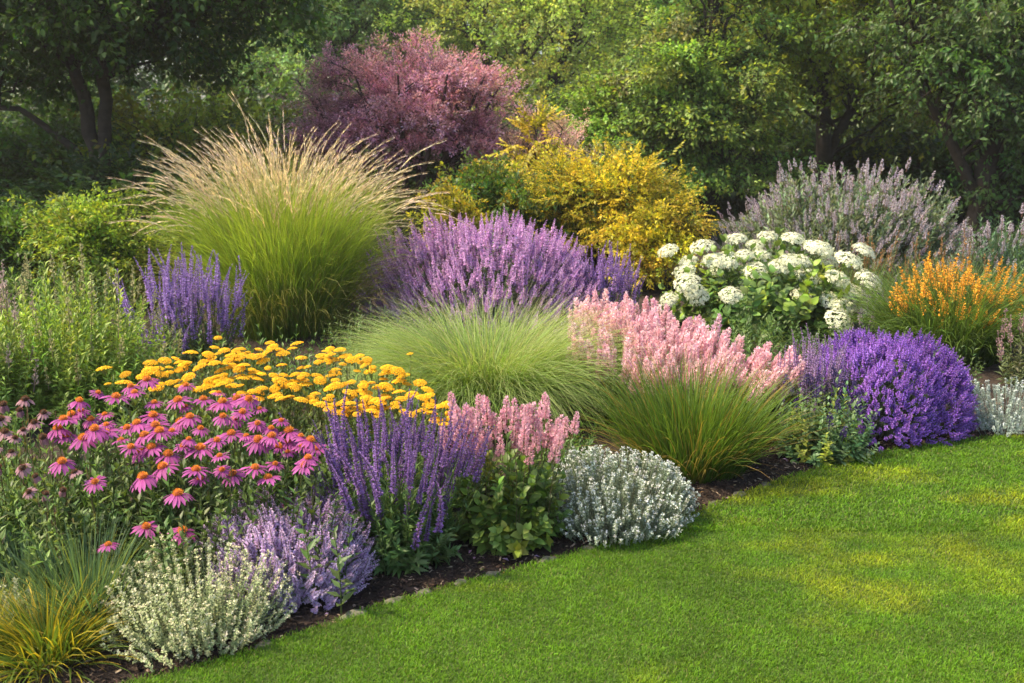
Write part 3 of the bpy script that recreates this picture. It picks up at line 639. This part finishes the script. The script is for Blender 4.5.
# ---- flowering mounds (catmint, lavender)
def lavender(name,label,f,nst,leafc,nfl,spk,spL,lim=100,thmax=86,upb=.35,jit=(.86,1.04),catn='flowering plant',St=None,hf=.85,lscale=None):
    c,rx,ry,h=f; root=thing(name,label,catn,c)
    St=St or [stemT(1,.006,22,.11,.030,(30,70),.1,1,leafc,taper=.5) for _ in range(3)]
    mound(root,rx*.88,ry*.88,h*hf,nst,St,M_LEAF,jit=(.6,1.0),width=(lscale or max(rx,h)*1.1))
    ms,Ts=variants(spk,4,'flower_spike',M_PETAL)
    b,t=dome(nfl,rx,ry,h,thmax,jit,.35); d=norm(t-b)*.5+norm(t/np.array([rx*rx,ry*ry,h*h]))*.5+np.array([0,0,upb])+rng.standard_normal((nfl,3))*.12
    place_parts(root,'flower_spike',ms,Ts,t-norm(d)*spL*.9,d,U(.75,1.2,nfl),M_PETAL,lim)
    return root
LV=C(.36,.24,.60)
lavender('catmint_mound','light purple catmint mound beside the pale catmint at the lawn edge',fit(195,372,505,618),340,C(.20,.24,.15),1300,
    lambda:spikeT(.085,9,6,.011,.012,.010,C(.66,.43,.76),C(.86,.70,.92),C(.48,.37,.52),C(.18,.17,.14),bend=.1),.085,thmax=90,upb=.45,jit=(.84,1.03))
lavender('violet_lavender','vivid violet domed lavender mound on the right beside the lawn',fit(800,964,338,449,.9),400,C(.10,.14,.08),1800,
    lambda:spikeT(.055,6,5,.012,.014,.012,C(.28,.10,.55),C(.46,.24,.74),C(.16,.07,.28),C(.12,.11,.10)),.06,upb=.25,thmax=90,jit=(.92,1.01))
lavender('english_lavender','large purple lavender mass right of the tall ornamental grass',(at(485,8.1),1.05,.7,hgt(218,8.1)),340,C(.14,.17,.12),1500,
    lambda:spikeT(.13,8,7,.016,.019,.016,C(.58,.31,.62),C(.78,.52,.80),C(.38,.22,.40),C(.2,.17,.17)),.13,upb=.55,hf=.85,jit=(.80,1.03))
lavender('english_lavender','small mauve lavender strip behind the white hydrangea at right',(at(872,7.6),.35,.3,hgt(282,7.6)),60,C(.15,.18,.12),110,
    lambda:spikeT(.14,9,5,.010,.014,.010,C(.36,.25,.42),C(.5,.38,.54),C(.2,.15,.24),C(.16,.14,.14)),.14,upb=.7)

# ---- salvias: upright spikes in a fan
def salvia(label,c,rx,ry,h,nfl,spk,spL,leafc,leafh,nst,lean=.35,catn='flowering plant',name='salvia_clump',lim=100,leafL=.10,leafW=.028,top=.15,lw=1.0):
    root=thing(name,label,catn,c)
    St=[stemT(1,.007,22,leafL/leafh,leafW/leafh,(30,80),.08,1,leafc,taper=.4) for _ in range(3)]
    mound(root,rx*.95,ry*.95,leafh,nst,St,M_LEAF,jit=(.6,1.0),basef=.4,width=leafh*lw)
    n=nfl; b=disc(n,rx*.7,ry*.7,.5); out=np.stack([b[:,0]/rx,b[:,1]/ry,0*b[:,0]],1)
    d=norm(out*lean*1.4+np.array([0,0,1])+rng.standard_normal((n,3))*.07); q=np.hypot(out[:,0],out[:,1])
    L=h*(1-.42*rng.random(n)**1.6)*(1-.30*q**2); tip=b+d*L[:,None]
    mb=MB(); St2=stemT(1,.0025/h*1.2,10,.05/h,.014/h,(20,60),.3,.85,leafc)
    mb.scatter(St2,b,frame(d,rroll(n)),np.stack([np.full(n,h)]*2+[L-spL*.8],1),tints(n,.1,.04)); mb.build('stems',M_LEAF,root)
    ms,Ts=variants(spk,7,'flower_spike',M_PETAL)
    place_parts(root,'flower_spike',ms,Ts,tip-d*spL,d,U(.62,1.12,n),M_PETAL,lim)
SV=lambda L=.23,c=C(.20,.10,.34),c2=C(.36,.22,.52),nw=19,r=.009,f=.014,w=.010:(lambda:spikeT(L,nw,8,r,f,w,c,c2,C(.17,.10,.22),C(.12,.11,.08),bend=rng.uniform(.02,.3)))
salvia('tall deep violet salvia spikes in front of the yellow yarrow',at(393,3.68),.29,.24,.69,150,SV(),.23,C(.12,.20,.06),.36,210)
salvia('blue violet salvia spikes at left behind the green leafy plant',at(190,6.7),.48,.3,hgt(262,6.7)+.12,120,SV(.32,C(.30,.18,.52),C(.46,.32,.68),16,.013,.019,.014),.32,C(.08,.13,.04),.4,90,lean=.2)
salvia('blue violet salvia spikes between the lavender and the white hydrangea',at(606,7.9),.34,.25,hgt(244,7.9)+.05,95,SV(.26,C(.32,.18,.50),C(.48,.30,.64),13,.013,.019,.014),.26,C(.08,.13,.05),.35,60,lean=.2)
salvia('dusky lilac salvia spikes at the left side of the vivid violet lavender',at(808,5.10),.20,.12,hgt(335,5.12)+.04,85,SV(.22,C(.40,.26,.50),C(.56,.40,.64),15,.009,.012,.009),.22,C(.09,.13,.06),.25,40,lean=.15)

# ---- pink agastache and pink astilbe
def pinks():
    c=at(512,3.85); root=thing('pink_hyssop','pink flower spikes over broad green leaves between the salvia and the silver mound','flowering plant',c)
    lf=leafT(.085,.055,C(.14,.22,.045),C(.17,.26,.055),seg=4,fold=.25,curl=.35)
    h=.34; St=[stemT(1,.008,16,.1,.1,(35,85),.15,1,C(.10,.15,.04),leaf=(lf[0]/h,)+lf[1:],taper=.35) for _ in range(3)]
    mound(root,.29,.23,.40,120,St,M_LEAF,jit=(.55,1.0),basef=.4,width=h,tcol=(C(1.7,1.35,.8),.12))
    n=50; b=disc(n,.17,.14,.5); b[:,0]+=0; d=norm(np.stack([b[:,0]*.9,b[:,1]*1.0,np.ones(n)],1)+rng.standard_normal((n,3))*.07)
    L=U(.44,.62,n)-.35*np.clip(b[:,0],0,1)*.8; tip=b+d*L[:,None]; mb=MB()
    mb.scatter(stemT(1,.004,8,.07,.03,(30,60),.5,.95,C(.10,.14,.05),C(.14,.12,.06)),b,frame(d,rroll(n)),np.stack([np.full(n,.55)]*2+[L-.05],1),tints(n,.1,.04)); mb.build('stems',M_LEAF,root)
    ms,Ts=variants(lambda:plumeT(.10,.019,200,C(.66,.30,.38),C(.86,.58,.62),.0085,.45,C(.2,.14,.08)),4,'flower_spike',M_PETAL)
    place_parts(root,'flower_spike',ms,Ts,tip-d*.06,d,U(.75,1.25,n),M_PETAL)
    # astilbe drift
    c=at(680,6.1); root=thing('pink_astilbe','wide drift of pale pink feathery astilbe plumes in front of the white hydrangea','flowering plant',c)
    n=300; P=[]
    while len(P)<n:
        px=rng.uniform(568,805); py=rng.uniform(290,388)
        top=292+max(0,(px-640))*.42 + max(0,(600-px))*.35; bot=372-max(0,640-px)*.35 + max(0,px-700)*.12
        if py<top+rng.uniform(-4,6) or py>bot: continue
        z=.62-(py-292)/96*.26; q=gnd(px,py,z)-c; 
        P.append(q)
    P=np.array(P); tip=P; b=np.stack([P[:,0]*.85,P[:,1]*.95,0*P[:,0]],1); d=norm(np.stack([P[:,0]*.45+.12,P[:,1]*.2-.1,np.ones(n)],1)+rng.standard_normal((n,3))*.08)
    b=tip-d*(tip[:,2]/d[:,2])[:,None]; b[:,2]=0
    ln=np.linalg.norm(tip-b,axis=1)
    fol=MB(); m=420; sel=rng.integers(0,n,m); dn=d[sel]; bb=b[sel]+rng.standard_normal((m,3))*np.array([.06,.06,0])
    fol.scatter(stemT(1,.005,24,.13,.05,(35,75),.1,1,C(.11,.17,.035),taper=.5),bb,frame(dn,rroll(m)),np.stack([np.full(m,.5)]*2+[ln[sel]*U(.62,.86,m)],1),tints(m,.16,.06))
    fol.build('foliage',M_LEAF,root)
    mb=MB(); mb.scatter(stemT(1,.004,2,.05,.02,(30,60),.5,.95,C(.10,.14,.05),C(.2,.14,.08)),b,frame(d),np.stack([np.full(n,.5)]*2+[ln-.08],1)); mb.build('stems',M_LEAF,root)
    ms,Ts=variants(lambda:plumeT(.18,.030,210,C(.80,.44,.50),C(.92,.70,.71),.013,.75,C(.25,.14,.1)),4,'flower_plume',M_PETAL)
    place_parts(root,'flower_plume',ms,Ts,tip-d*.16,d,U(.7,1.2,n),M_PETAL,100)
pinks()

# ---- white hydrangea
def hydrangea():
    c=at(765,7.9); h=hgt(240,7.9); rx=.90; ry=.65; root=thing('white_hydrangea','white hydrangea bush with domed creamy flower heads in the middle of the border','shrub',c)
    lf=leafT(.16,.10,C(.13,.22,.05),C(.15,.25,.06),seg=4,fold=.2,curl=.35)
    St=[stemT(1,.008,14,.1,.1,(40,85),.25,1,C(.10,.15,.04),leaf=(lf[0]/.85,)+lf[1:],taper=.3) for _ in range(3)]
    mound(root,rx*1.0,ry,h*1.0,230,St,M_LEAF,jit=(.65,1.0),basef=.45,width=.85,tcol=(C(1.8,1.5,.8),.25))
    def head():
        m=MB(); n=120; i=np.arange(n)+.5; ct=1-i/n*.95; th=np.arccos(ct); ph=i*2.39996
        R=.088; p=np.stack([R*np.sin(th)*np.cos(ph)*1.1,R*np.sin(th)*np.sin(ph)*1.1,R*.62*np.cos(th)],1)+rng.standard_normal((n,3))*.005
        d=norm(np.stack([np.sin(th)*np.cos(ph),np.sin(th)*np.sin(ph),np.cos(th)*1.2+.15],1)+rng.standard_normal((n,3))*.25)
        fl=MB(); 
        for k in range(4):
            a=k*math.pi/2; fl.add([[0,0,0],[.010*math.cos(a-.6),.010*math.sin(a-.6),.003],[.0155*math.cos(a),.0155*math.sin(a),.001],[.010*math.cos(a+.6),.010*math.sin(a+.6),.003]],None,[[0,1,2,3]],np.array([C(.60,.66,.34),C(.82,.82,.64),C(.86,.86,.70),C(.82,.82,.64)]))
        m.scatter(fl.T(),p,frame(d,rroll(n)),U(.8,1.2,n),tints(n,.05,.02))
        for k in range(9):
            a=k*.7; tube(m,[(0,0,-.09),(.02*math.cos(a),.02*math.sin(a),-.04),(.06*math.cos(a),.06*math.sin(a),.02)],[.002,.002,.0012],C(.2,.28,.08),3)
        return m.T()
    ms,Ts=variants(head,4,'flower_head',M_PETAL)
    px=[668,690,705,735,742,770,790,800,824,845,862,683,720,752,776,806,835,850,866,668,695,732,771,806,828,850,868,712,755,815,838,700,726,760,790,822,748,868,690,840]
    py=[252,262,248,240,256,238,240,262,262,262,252,272,272,272,268,278,280,292,300,300,292,296,292,296,302,296,282,262,246,250,322,298,262,256,262,250,282,312,284,305]
    P=[];D=[];S=[]
    for a,b_ in zip(px,py):
        f=(a-765)/105; zt=hgt(b_,7.9); q=(b_-236)/85
        Y=8.1-.75*q+.1*rng.standard_normal(); z=max(.12,hgt(b_,Y)); P.append(at(a+rng.uniform(-3,3),Y,z)-c); D.append([f*.5,-.55*q-.15,1]); S.append(rng.uniform(.72,1.15))
    place_parts(root,'flower_head',ms,Ts,P,np.array(D),np.array(S),M_PETAL)
    mb=MB()
    for p_,d_ in zip(P,D):
        e=np.array([p_[0]*.05,p_[1]*.05,.0]); tube(mb,limb(e,p_,.004,.003,.02,6,.01)[0],np.full(6,.0035),C(.14,.2,.05),4)
    mb.build('stems',M_LEAF,root)
hydrangea()

# ---- orange flowered clump
def orange():
    c=at(948,6.95); root=thing('orange_daylily','clump of small bright orange flowers over arching green leaves at the right','flowering plant',c)
    mb=MB(); n=2200; b=disc(n,.34,.28,.55); az=np.arctan2(b[:,1],b[:,0])+rng.standard_normal(n)*.5; rr=np.hypot(b[:,0]/.34,b[:,1]/.28)
    blades(mb,b,az,U(.45,.86,n),U(.007,.012,n),rr*.4+.05,U(.4,2.0,n)*(.5+.5*rr),C(.06,.12,.02)*tints(n,.15,.05),C(.15,.24,.05)*tints(n,.2,.06),seg=6)
    mb.build('leaf_blades',M_GRASS,root)
    n=170; b,t=dome(n,.54,.42,.74,62,(.80,1.03),.3); d=norm(t-b)+np.array([0,0,.4]); d=norm(d)
    mb=MB(); mb.scatter(stemT(1,.0035,14,.07,.016,(25,60),.2,.9,C(.12,.19,.04)),b,frame(t-b,rroll(n)),np.linalg.norm(t-b,axis=1),tints(n,.12,.05)); mb.build('stems',M_LEAF,root)
    ms,Ts=variants(lambda:spikeT(.10,7,4,.016,.019,.014,C(.86,.36,.03),C(.95,.52,.06),C(.6,.3,.04),C(.3,.25,.05),bend=.2,tipr=.6),4,'flower_spray',M_PETAL)
    place_parts(root,'flower_spray',ms,Ts,t-d*.08,d,U(.75,1.25,n),M_PETAL,100)
orange()
def rust():
    c=at(893,8.7); root=thing('rust_seed_grass','thin patch of upright rusty brown seed stems below the butterfly bush','grass',c)
    mb=MB(); n=1100; b=disc(n,.85,.35,.5); az=rroll(n)
    blades(mb,b,az,U(.25,.6,n),.006,U(0,.3,n),U(0,.8,n),C(.08,.13,.03),C(.2,.26,.08)*tints(n,.2,.06),seg=4); mb.build('leaf_blades',M_GRASS,root)
    n=48; b=disc(n,.85,.35,.5); d=norm(np.stack([rng.standard_normal(n)*.12,rng.standard_normal(n)*.12,np.ones(n)],1)); L=U(.4,.72,n)
    mb=MB(); mb.scatter(stemT(1,.004,2,.02,.01,(30,60),.5,.95,C(.28,.17,.07)),b,frame(d),np.stack([np.ones(n)]*2+[L],1)); mb.build('stems',M_GRASS,root)
    ms,Ts=variants(lambda:plumeT(.13,.006,36,C(.40,.20,.08),C(.5,.3,.12),.008,.4,C(.25,.14,.06)),3,'seed_head',M_PETAL)
    place_parts(root,'seed_head',ms,Ts,b+d*(L-.06)[:,None],d,U(.6,1.2,n),M_PETAL)
rust()

# ---- yarrow and coneflowers
def in_poly(px,py,poly):
    c=False; j=len(poly)-1
    for i in range(len(poly)):
        xi,yi=poly[i]; xj,yj=poly[j]
        if (yi>py)!=(yj>py) and px<(xj-xi)*(py-yi)/(yj-yi)+xi: c=not c
        j=i
    return c
def poisson(poly,n,dmin,asp=2.0,extra=()):
    pts=list(extra); xs=[p_[0] for p_ in poly]; ys=[p_[1] for p_ in poly]; tries=0
    while len(pts)<n and tries<60000:
        tries+=1; a=rng.uniform(min(xs),max(xs)); b=rng.uniform(min(ys),max(ys))
        if not in_poly(a,b,poly): continue
        if all(((a-q[0])**2+((b-q[1])*asp)**2)>dmin**2 for q in pts): pts.append((a,b))
    return pts
def topped(name,label,catn,c,pts,zfun,meshname,ms,Ts,stemt,stemw,leafc,nfill,foliT,S,sub=None,lean=.12,lim=100,folih=.75,face=.15):
    root=thing(name,label,catn,c); P=[]
    for a,b in pts: z=zfun(a,b)+rng.uniform(-.025,.025); P.append(gnd(a,b,z)-c)
    P=np.array(P); n=len(P); d=norm(np.stack([rng.standard_normal(n)*lean,rng.standard_normal(n)*lean,np.ones(n)],1))
    b=P-d*(P[:,2]/d[:,2])[:,None]; ln=np.linalg.norm(P-b,axis=1)
    mb=MB(); 
    for k in range(len(stemt)):
        s=np.arange(n)%len(stemt)==k; mb.scatter(stemt[k],b[s],frame(d[s],rroll(s.sum())),np.stack([np.full(s.sum(),stemw)]*2+[ln[s]],1),tints(s.sum(),.12,.05))
    mb.build('stems',M_LEAF,root)
    fo=MB(); hi=np.where(P[:,2]>.38)[0]; sel=hi[rng.integers(0,len(hi),nfill)]; bb=b[sel]+rng.standard_normal((nfill,3))*np.array([.07,.07,0])
    dd=norm(d[sel]+rng.standard_normal((nfill,3))*.15)
    for k in range(len(foliT)):
        s=np.arange(nfill)%len(foliT)==k; fo.scatter(foliT[k],bb[s],frame(dd[s],rroll(s.sum())),np.stack([np.full(s.sum(),stemw)]*2+[ln[sel][s]*U(folih*.6,folih,s.sum())],1),tints(s.sum(),.16,.06))
    fo.build('foliage',M_LEAF,root)
    fd=d+np.array([0,-face,0])+rng.standard_normal((n,3))*.12
    place_parts(root,meshname,ms,Ts,P,fd,S(n),M_PETAL,lim,sub=sub)
    return root
def yarrow_head():
    m=MB(); n=75; i=np.arange(n)+.5; r=.046*np.sqrt(i/n); ph=i*2.39996; p_=np.stack([r*np.cos(ph)*1.05,r*np.sin(ph),.016*(1-(r/.046)**2)+rng.standard_normal(n)*.0015],1)
    b=MB(); k=5; a=np.arange(k)/k*6.283; b.add(np.concatenate([np.stack([.0058*np.cos(a),.0058*np.sin(a),0*a-.003],1),np.stack([.0045*np.cos(a+.6),.0045*np.sin(a+.6),0*a+.002],1),[[0,0,.0035]]]),
        [[k+q,k+(q+1)%k,2*k] for q in range(k)],[[q,(q+1)%k,k+(q+1)%k,k+q] for q in range(k)],C(.92,.52,.02))
    m.scatter(b.T(),p_,frame(np.tile([[0,0,1.0]],(n,1))+rng.standard_normal((n,3))*.15,rroll(n)),U(.8,1.25,n),tints(n,.12,.04))
    for q in range(10):
        aa=q*.63; rr=.036 if q%2 else .022; tube(m,[(0,0,-.045),(rr*.35*math.cos(aa),rr*.35*math.sin(aa),-.022),(rr*math.cos(aa),rr*math.sin(aa),.0)],[.0018,.0015,.001],C(.22,.26,.08),3)
    return m.T()
ms,Ts=variants(yarrow_head,4,'flower_head',M_PETAL)
YP=[(95,384),(150,362),(215,345),(300,347),(345,350),(400,372),(440,392),(458,412),(448,426),(400,418),(330,415),(300,400),(240,402),(180,388),(130,392)]
yp=poisson(YP,215,6.5,2.1,[(104,369),(218,338),(410,354),(297,344),(270,343),(330,349),(366,365),(268,352),(352,360),(388,368),(350,404),(420,383),(428,396),(447,405)])
topped('yarrow_clump','broad clump of flat golden yellow yarrow heads behind the pink coneflowers','flowering plant',at(290,4.5),yp,lambda a,b:.62-(b-342)/85*.19,'flower_head',ms,Ts,
    [stemT(1,.005,10,.12,.035,(30,65),.15,.85,C(.14,.19,.06))],.5,None,330,[stemT(1,.005,20,.15,.05,(35,75),.1,1,C(.13,.19,.05)) for _ in range(3)],lambda n:U(.36,.76,n),lim=100,folih=.9,face=.06)

def cone_petals(n=17,c0=C(.29,.04,.19),c1=C(.44,.11,.34),droop=.12,L=.050):
    def f():
        m=MB(); ph=np.arange(n)/n*6.283+U(-.08,.08,n); dz=-droop*rng.uniform(0,3.2)+rng.standard_normal(n)*.10
        d=np.stack([np.cos(ph),np.sin(ph),dz],1); lt=leafT(L,.0125,c0,c1,seg=4,fold=.25,curl=.28,peak=.6)
        m.scatter(lt,np.stack([np.cos(ph)*.009,np.sin(ph)*.009,0*ph],1),frame(d,U(-.2,.2,n),up=np.array([0,0,1.0])),U(.8,1.12,n),tints(n,.12,.03)); return m.T()
    return f
def cone_centre(c0=C(.40,.10,.03),c1=C(.88,.34,.04)):
    m=MB(); nu,nv=10,5; v=[];cc=[]
    for j in range(nv+1):
        th=math.pi/2*j/nv*1.15
        for i in range(nu): a=6.283*i/nu; v.append([.0135*math.sin(th)*math.cos(a),.0135*math.sin(th)*math.sin(a),.014*math.cos(th)]); cc.append(c0)
    m.add(v,None,[[j*nu+i,(j+1)*nu+i,(j+1)*nu+(i+1)%nu,j*nu+(i+1)%nu] for j in range(nv) for i in range(nu)],np.array(cc))
    n=90; i=np.arange(n)+.5; th=np.arccos(1-i/n); ph=i*2.39996; d=np.stack([np.sin(th)*np.cos(ph),np.sin(th)*np.sin(ph),np.cos(th)],1)
    m.scatter(leaf2(.0065,.003,c1,.1,0),d*np.array([.013,.013,.0135]),frame(d+np.array([0,0,.3]),rroll(n)),U(.8,1.2,n),tints(n,.15,.05)); return m.T()
pm,pT=variants(cone_petals(),8,'flower_head',M_PETAL); cm,cT=variants(cone_centre,2,'cone',M_PETAL)
CPOLY=[(52,410),(100,385),(150,378),(205,386),(262,402),(322,440),(325,462),(300,470),(255,452),(205,462),(150,462),(110,440),(60,440)]
cp=poisson(CPOLY,84,11,1.7,[(95,482),(163,467),(143,477),(200,479),(178,494),(222,470),(233,474),(255,468),(275,464),(288,500),(62,462),(196,470),(308,458),(268,478),(182,531),(146,527),(108,545),(236,418)][:18])
topped('coneflower_clump','clump of magenta pink coneflowers with orange cones at the front left','flowering plant',at(190,3.85),cp,
    lambda a,b:.66-(b-375)/110*.22 if b<500 else .30,'flower_head',pm,pT,[stemT(1,.006,8,.14,.045,(30,60),.15,.8,C(.075,.13,.035),C(.12,.14,.05)) for _ in range(2)],.55,None,260,
    [stemT(1,.006,20,.14,.050,(35,80),.1,1,C(.10,.17,.045)) for _ in range(3)],lambda n:U(.6,1.15,n),sub=('cone',cm,cT),folih=.88,face=.12,lean=.06)
# faded coneflowers at the left edge
pm2,pT2=variants(cone_petals(13,C(.30,.13,.18),C(.40,.25,.26),.7,.036),3,'flower_head',M_PETAL); cm2,cT2=variants(lambda:cone_centre(C(.05,.03,.02),C(.20,.09,.04)),2,'cone',M_PETAL)
fp=poisson([(-30,400),(45,385),(60,440),(78,470),(60,500),(-30,480)],24,13,1.5)
topped('faded_coneflower_clump','fading mauve coneflowers and dark seed heads at the left edge','flowering plant',at(20,3.85),fp,lambda a,b:.62-(b-385)/110*.18,'flower_head',pm2,pT2,
    [stemT(1,.006,8,.12,.03,(30,60),.15,.8,C(.15,.15,.06),C(.2,.14,.08))],.55,None,120,[stemT(1,.006,18,.12,.035,(35,80),.1,1,C(.14,.22,.05)) for _ in range(3)],lambda n:U(.6,1.0,n),sub=('cone',cm2,cT2),folih=.95)

# ---- leafy fillers
def leafy(name,label,c,rx,ry,h,nst,col,L,W,n=20,catn='leafy plant',ang=(35,80),plume=None,tcol=None,seg=1,jit=(.6,1.03),upright=0):
    root=thing(name,label,catn,c); lf=leafT(L/h,W/h,col,col*1.2,seg=seg,fold=.2,curl=.3)
    St=[stemT(1,.006,n,L,W,ang,.08,1,col,leaf=lf,taper=.45) for _ in range(3)]
    mound(root,rx,ry,h,nst,St,M_LEAF,jit=jit,basef=.7,width=h,tcol=tcol)
    if plume:
        cc,npl,Lp=plume; ms,Ts=variants(lambda:plumeT(Lp,.011,42,cc,cc*1.3,.009,.6,cc*.7),3,'flower_plume',M_PETAL)
        b,t=dome(npl,rx,ry,h,75,(.9,1.06),.6); d=norm(t-b)+np.array([0,0,1.0])
        place_parts(root,'flower_plume',ms,Ts,t-norm(d)*Lp*.2,d,U(.7,1.3,npl),M_PETAL)
    return root
leafy('leafy_perennial','tall light green leafy perennial with wispy pale plumes at left behind the coneflowers',at(75,5.6),.66,.45,hgt(278,5.6),560,C(.28,.40,.07),.09,.028,30,plume=(C(.36,.34,.16),70,.12))
leafy('leafy_perennial','light green leafy perennial at the left edge with pale mauve wisps',at(-25,5.2),.40,.4,hgt(270,5.2),300,C(.27,.38,.08),.085,.022,26,plume=(C(.42,.32,.28),40,.12))
leafy('leafy_perennial','pale green leafy growth behind the left part of the yarrow',at(205,5.5),.40,.3,hgt(335,5.5),110,C(.13,.20,.06),.07,.022,22)
leafy('broad_leaved_perennial','dark green leafy plant below the coneflowers at the left edge',at(45,3.55),.34,.2,.40,120,C(.10,.18,.04),.10,.030,20,tcol=(C(1.6,1.3,.8),.1),seg=3)
leafy('broad_leaved_perennial','dark green leaves filling below the coneflowers above the pale catmint',at(205,3.80),.34,.16,.30,110,C(.08,.15,.045),.10,.040,14,seg=3)
leafy('bushy_perennial','blue green broad leaved bushy plant between the grass tuft and the violet lavender',fit(774,872,392,473)[0],.27,.2,.40,150,C(.15,.24,.10),.065,.032,18,plume=(C(.07,.05,.14),26,.05),tcol=(C(2.0,1.5,.6),.15),seg=3)
leafy('bushy_perennial','green leafy plant behind the salvia and beside the yarrow',at(330,4.25),.3,.2,.36,70,C(.09,.15,.04),.08,.03,16,seg=3)
leafy('leafy_perennial','dark green leafy plant at the right edge behind the orange flowers',at(1015,7.7),.42,.35,.62,110,C(.055,.12,.035),.11,.030,20)
leafy('leafy_perennial','dusty mauve wispy plant at the right edge above the silver mound',at(1030,6.3),.25,.25,.45,60,C(.13,.16,.07),.07,.02,20,plume=(C(.42,.27,.26),30,.12))
leafy('leafy_perennial','green leafy filler behind the hydrangea and under the butterfly bush',at(900,8.0),.5,.3,.5,90,C(.09,.15,.045),.09,.022,20)
leafy('leafy_perennial','low green leaves under the pink astilbe beside the lavender',at(590,6.9),.4,.3,.42,80,C(.10,.16,.04),.08,.03,18)
leafy('leafy_perennial','dark green leaves behind the fountain grass below the lavender',at(430,7.3),.5,.3,.4,80,C(.07,.12,.04),.08,.025,18)
leafy('leafy_perennial','green leafy growth between the tall grass base and the fountain grass',at(372,7.0),.35,.3,.40,80,C(.09,.15,.045),.08,.022,18)
leafy('leafy_perennial','low green leaves at the foot of the violet lavender and the astilbe',at(790,5.9),.35,.3,.34,90,C(.08,.14,.045),.07,.025,18)
leafy('leafy_perennial','green leaves in front of the hydrangea right foot',at(850,6.7),.4,.3,.36,90,C(.10,.16,.05),.08,.025,18)
leafy('leafy_perennial','green leafy growth left of the tall grass behind the blue violet salvia',at(60,7.6),.7,.5,.72,180,C(.10,.17,.04),.09,.03,20)
leafy('leafy_perennial','green leaves filling behind the wide lavender mass and in front of the green shrub',at(440,9.4),.6,.4,.62,110,C(.10,.15,.045),.09,.03,20)
leafy('leafy_perennial','green leaves between the pink astilbe plumes and the hydrangea foot',at(755,6.75),.55,.28,.42,120,C(.11,.18,.05),.08,.028,18)
leafy('leafy_perennial','green leafy filler between the orange flowers and the violet lavender',at(925,6.1),.4,.25,.34,90,C(.12,.18,.06),.07,.022,20)
leafy('leafy_perennial','low green leaves behind the pink hyssop and left of the silver mound',at(560,4.6),.30,.22,.26,80,C(.11,.19,.05),.07,.025,18)
leafy('leafy_perennial','low green leaves behind the yellow yarrow in front of the tall grass',at(290,5.9),.6,.28,.46,140,C(.10,.18,.045),.07,.022,18)
def fallen():
    n=150; mb=MB(); x=U(-1.6,3.2,n); y=edge(x)+U(.0,.45,n); p=np.stack([x,y,soil_z(x,y)+.014],1)
    c=np.array([[.55,.30,.42],[.45,.33,.10],[.20,.22,.05],[.30,.18,.08],[.42,.30,.5]])[rng.integers(0,5,n)]
    d=np.stack([rng.standard_normal(n),rng.standard_normal(n),rng.standard_normal(n)*.15],1)
    mb.scatter(leafT(.026,.012,C(1,1,1),C(1,1,1)),p,frame(d,up=np.array([0,0,1.0])),U(.5,1.3,n),c)
    tag(mb.build('leaf_litter',M_PETAL),'fallen petals and dry leaves scattered on the mulch strip','litter',kind='stuff')
fallen()
# ---- the border goes on past the right edge of the picture
lavender('violet_lavender','smaller violet lavender mound just beyond the right edge beside the lawn',(np.array([3.75,6.05,0]),.34,.3,.42),160,C(.10,.14,.08),500,
    lambda:spikeT(.055,6,5,.012,.014,.012,C(.28,.10,.55),C(.46,.24,.74),C(.16,.07,.28),C(.12,.11,.10)),.06,upb=.25,lim=60)
for k_,(x_,y_,h_,l_) in enumerate(((4.5,6.2,.45,'leafy green perennial second beyond the right edge by the lawn'),(5.4,6.4,.5,'leafy green perennial farthest right by the lawn'),(4.3,7.3,.65,'taller leafy green perennial beyond the right edge behind the lavender'),(5.3,7.8,.8,'tall leafy green perennial at the far right back of the border'),(6.4,7.0,.6,'last leafy green perennial at the right end of the border'),(5.0,9.3,.9,'tall leafy perennial beyond the right edge near the weeping tree'))):
    leafy('leafy_perennial',l_,np.array([x_,y_,0]),.5,.4,h_,130,C(.10,.18,.05)*(1+.15*(k_%3)),.09,.03,20)
# ---- and past its left edge
for k_,(x_,y_,h_,l_) in enumerate(((-2.35,3.4,.38,'low leafy green perennial just beyond the left edge in front'),(-2.7,4.3,.55,'leafy green perennial beyond the left edge beside the faded coneflowers'),(-3.6,4.0,.5,'leafy green perennial farther left at the front of the border'),(-3.9,5.3,.75,'tall leafy green perennial beyond the left edge'),(-5.0,6.3,.8,'tall leafy green perennial at the far left of the border'),(-4.9,4.7,.55,'last low leafy green perennial at the left end of the border'),(-5.4,8.0,.9,'tall leafy perennial at the far left back near the box shrub'))):
    leafy('leafy_perennial',l_,np.array([x_,y_,0]),.55,.45,h_,140,C(.11,.19,.05)*(1+.15*(k_%3)),.09,.03,20)
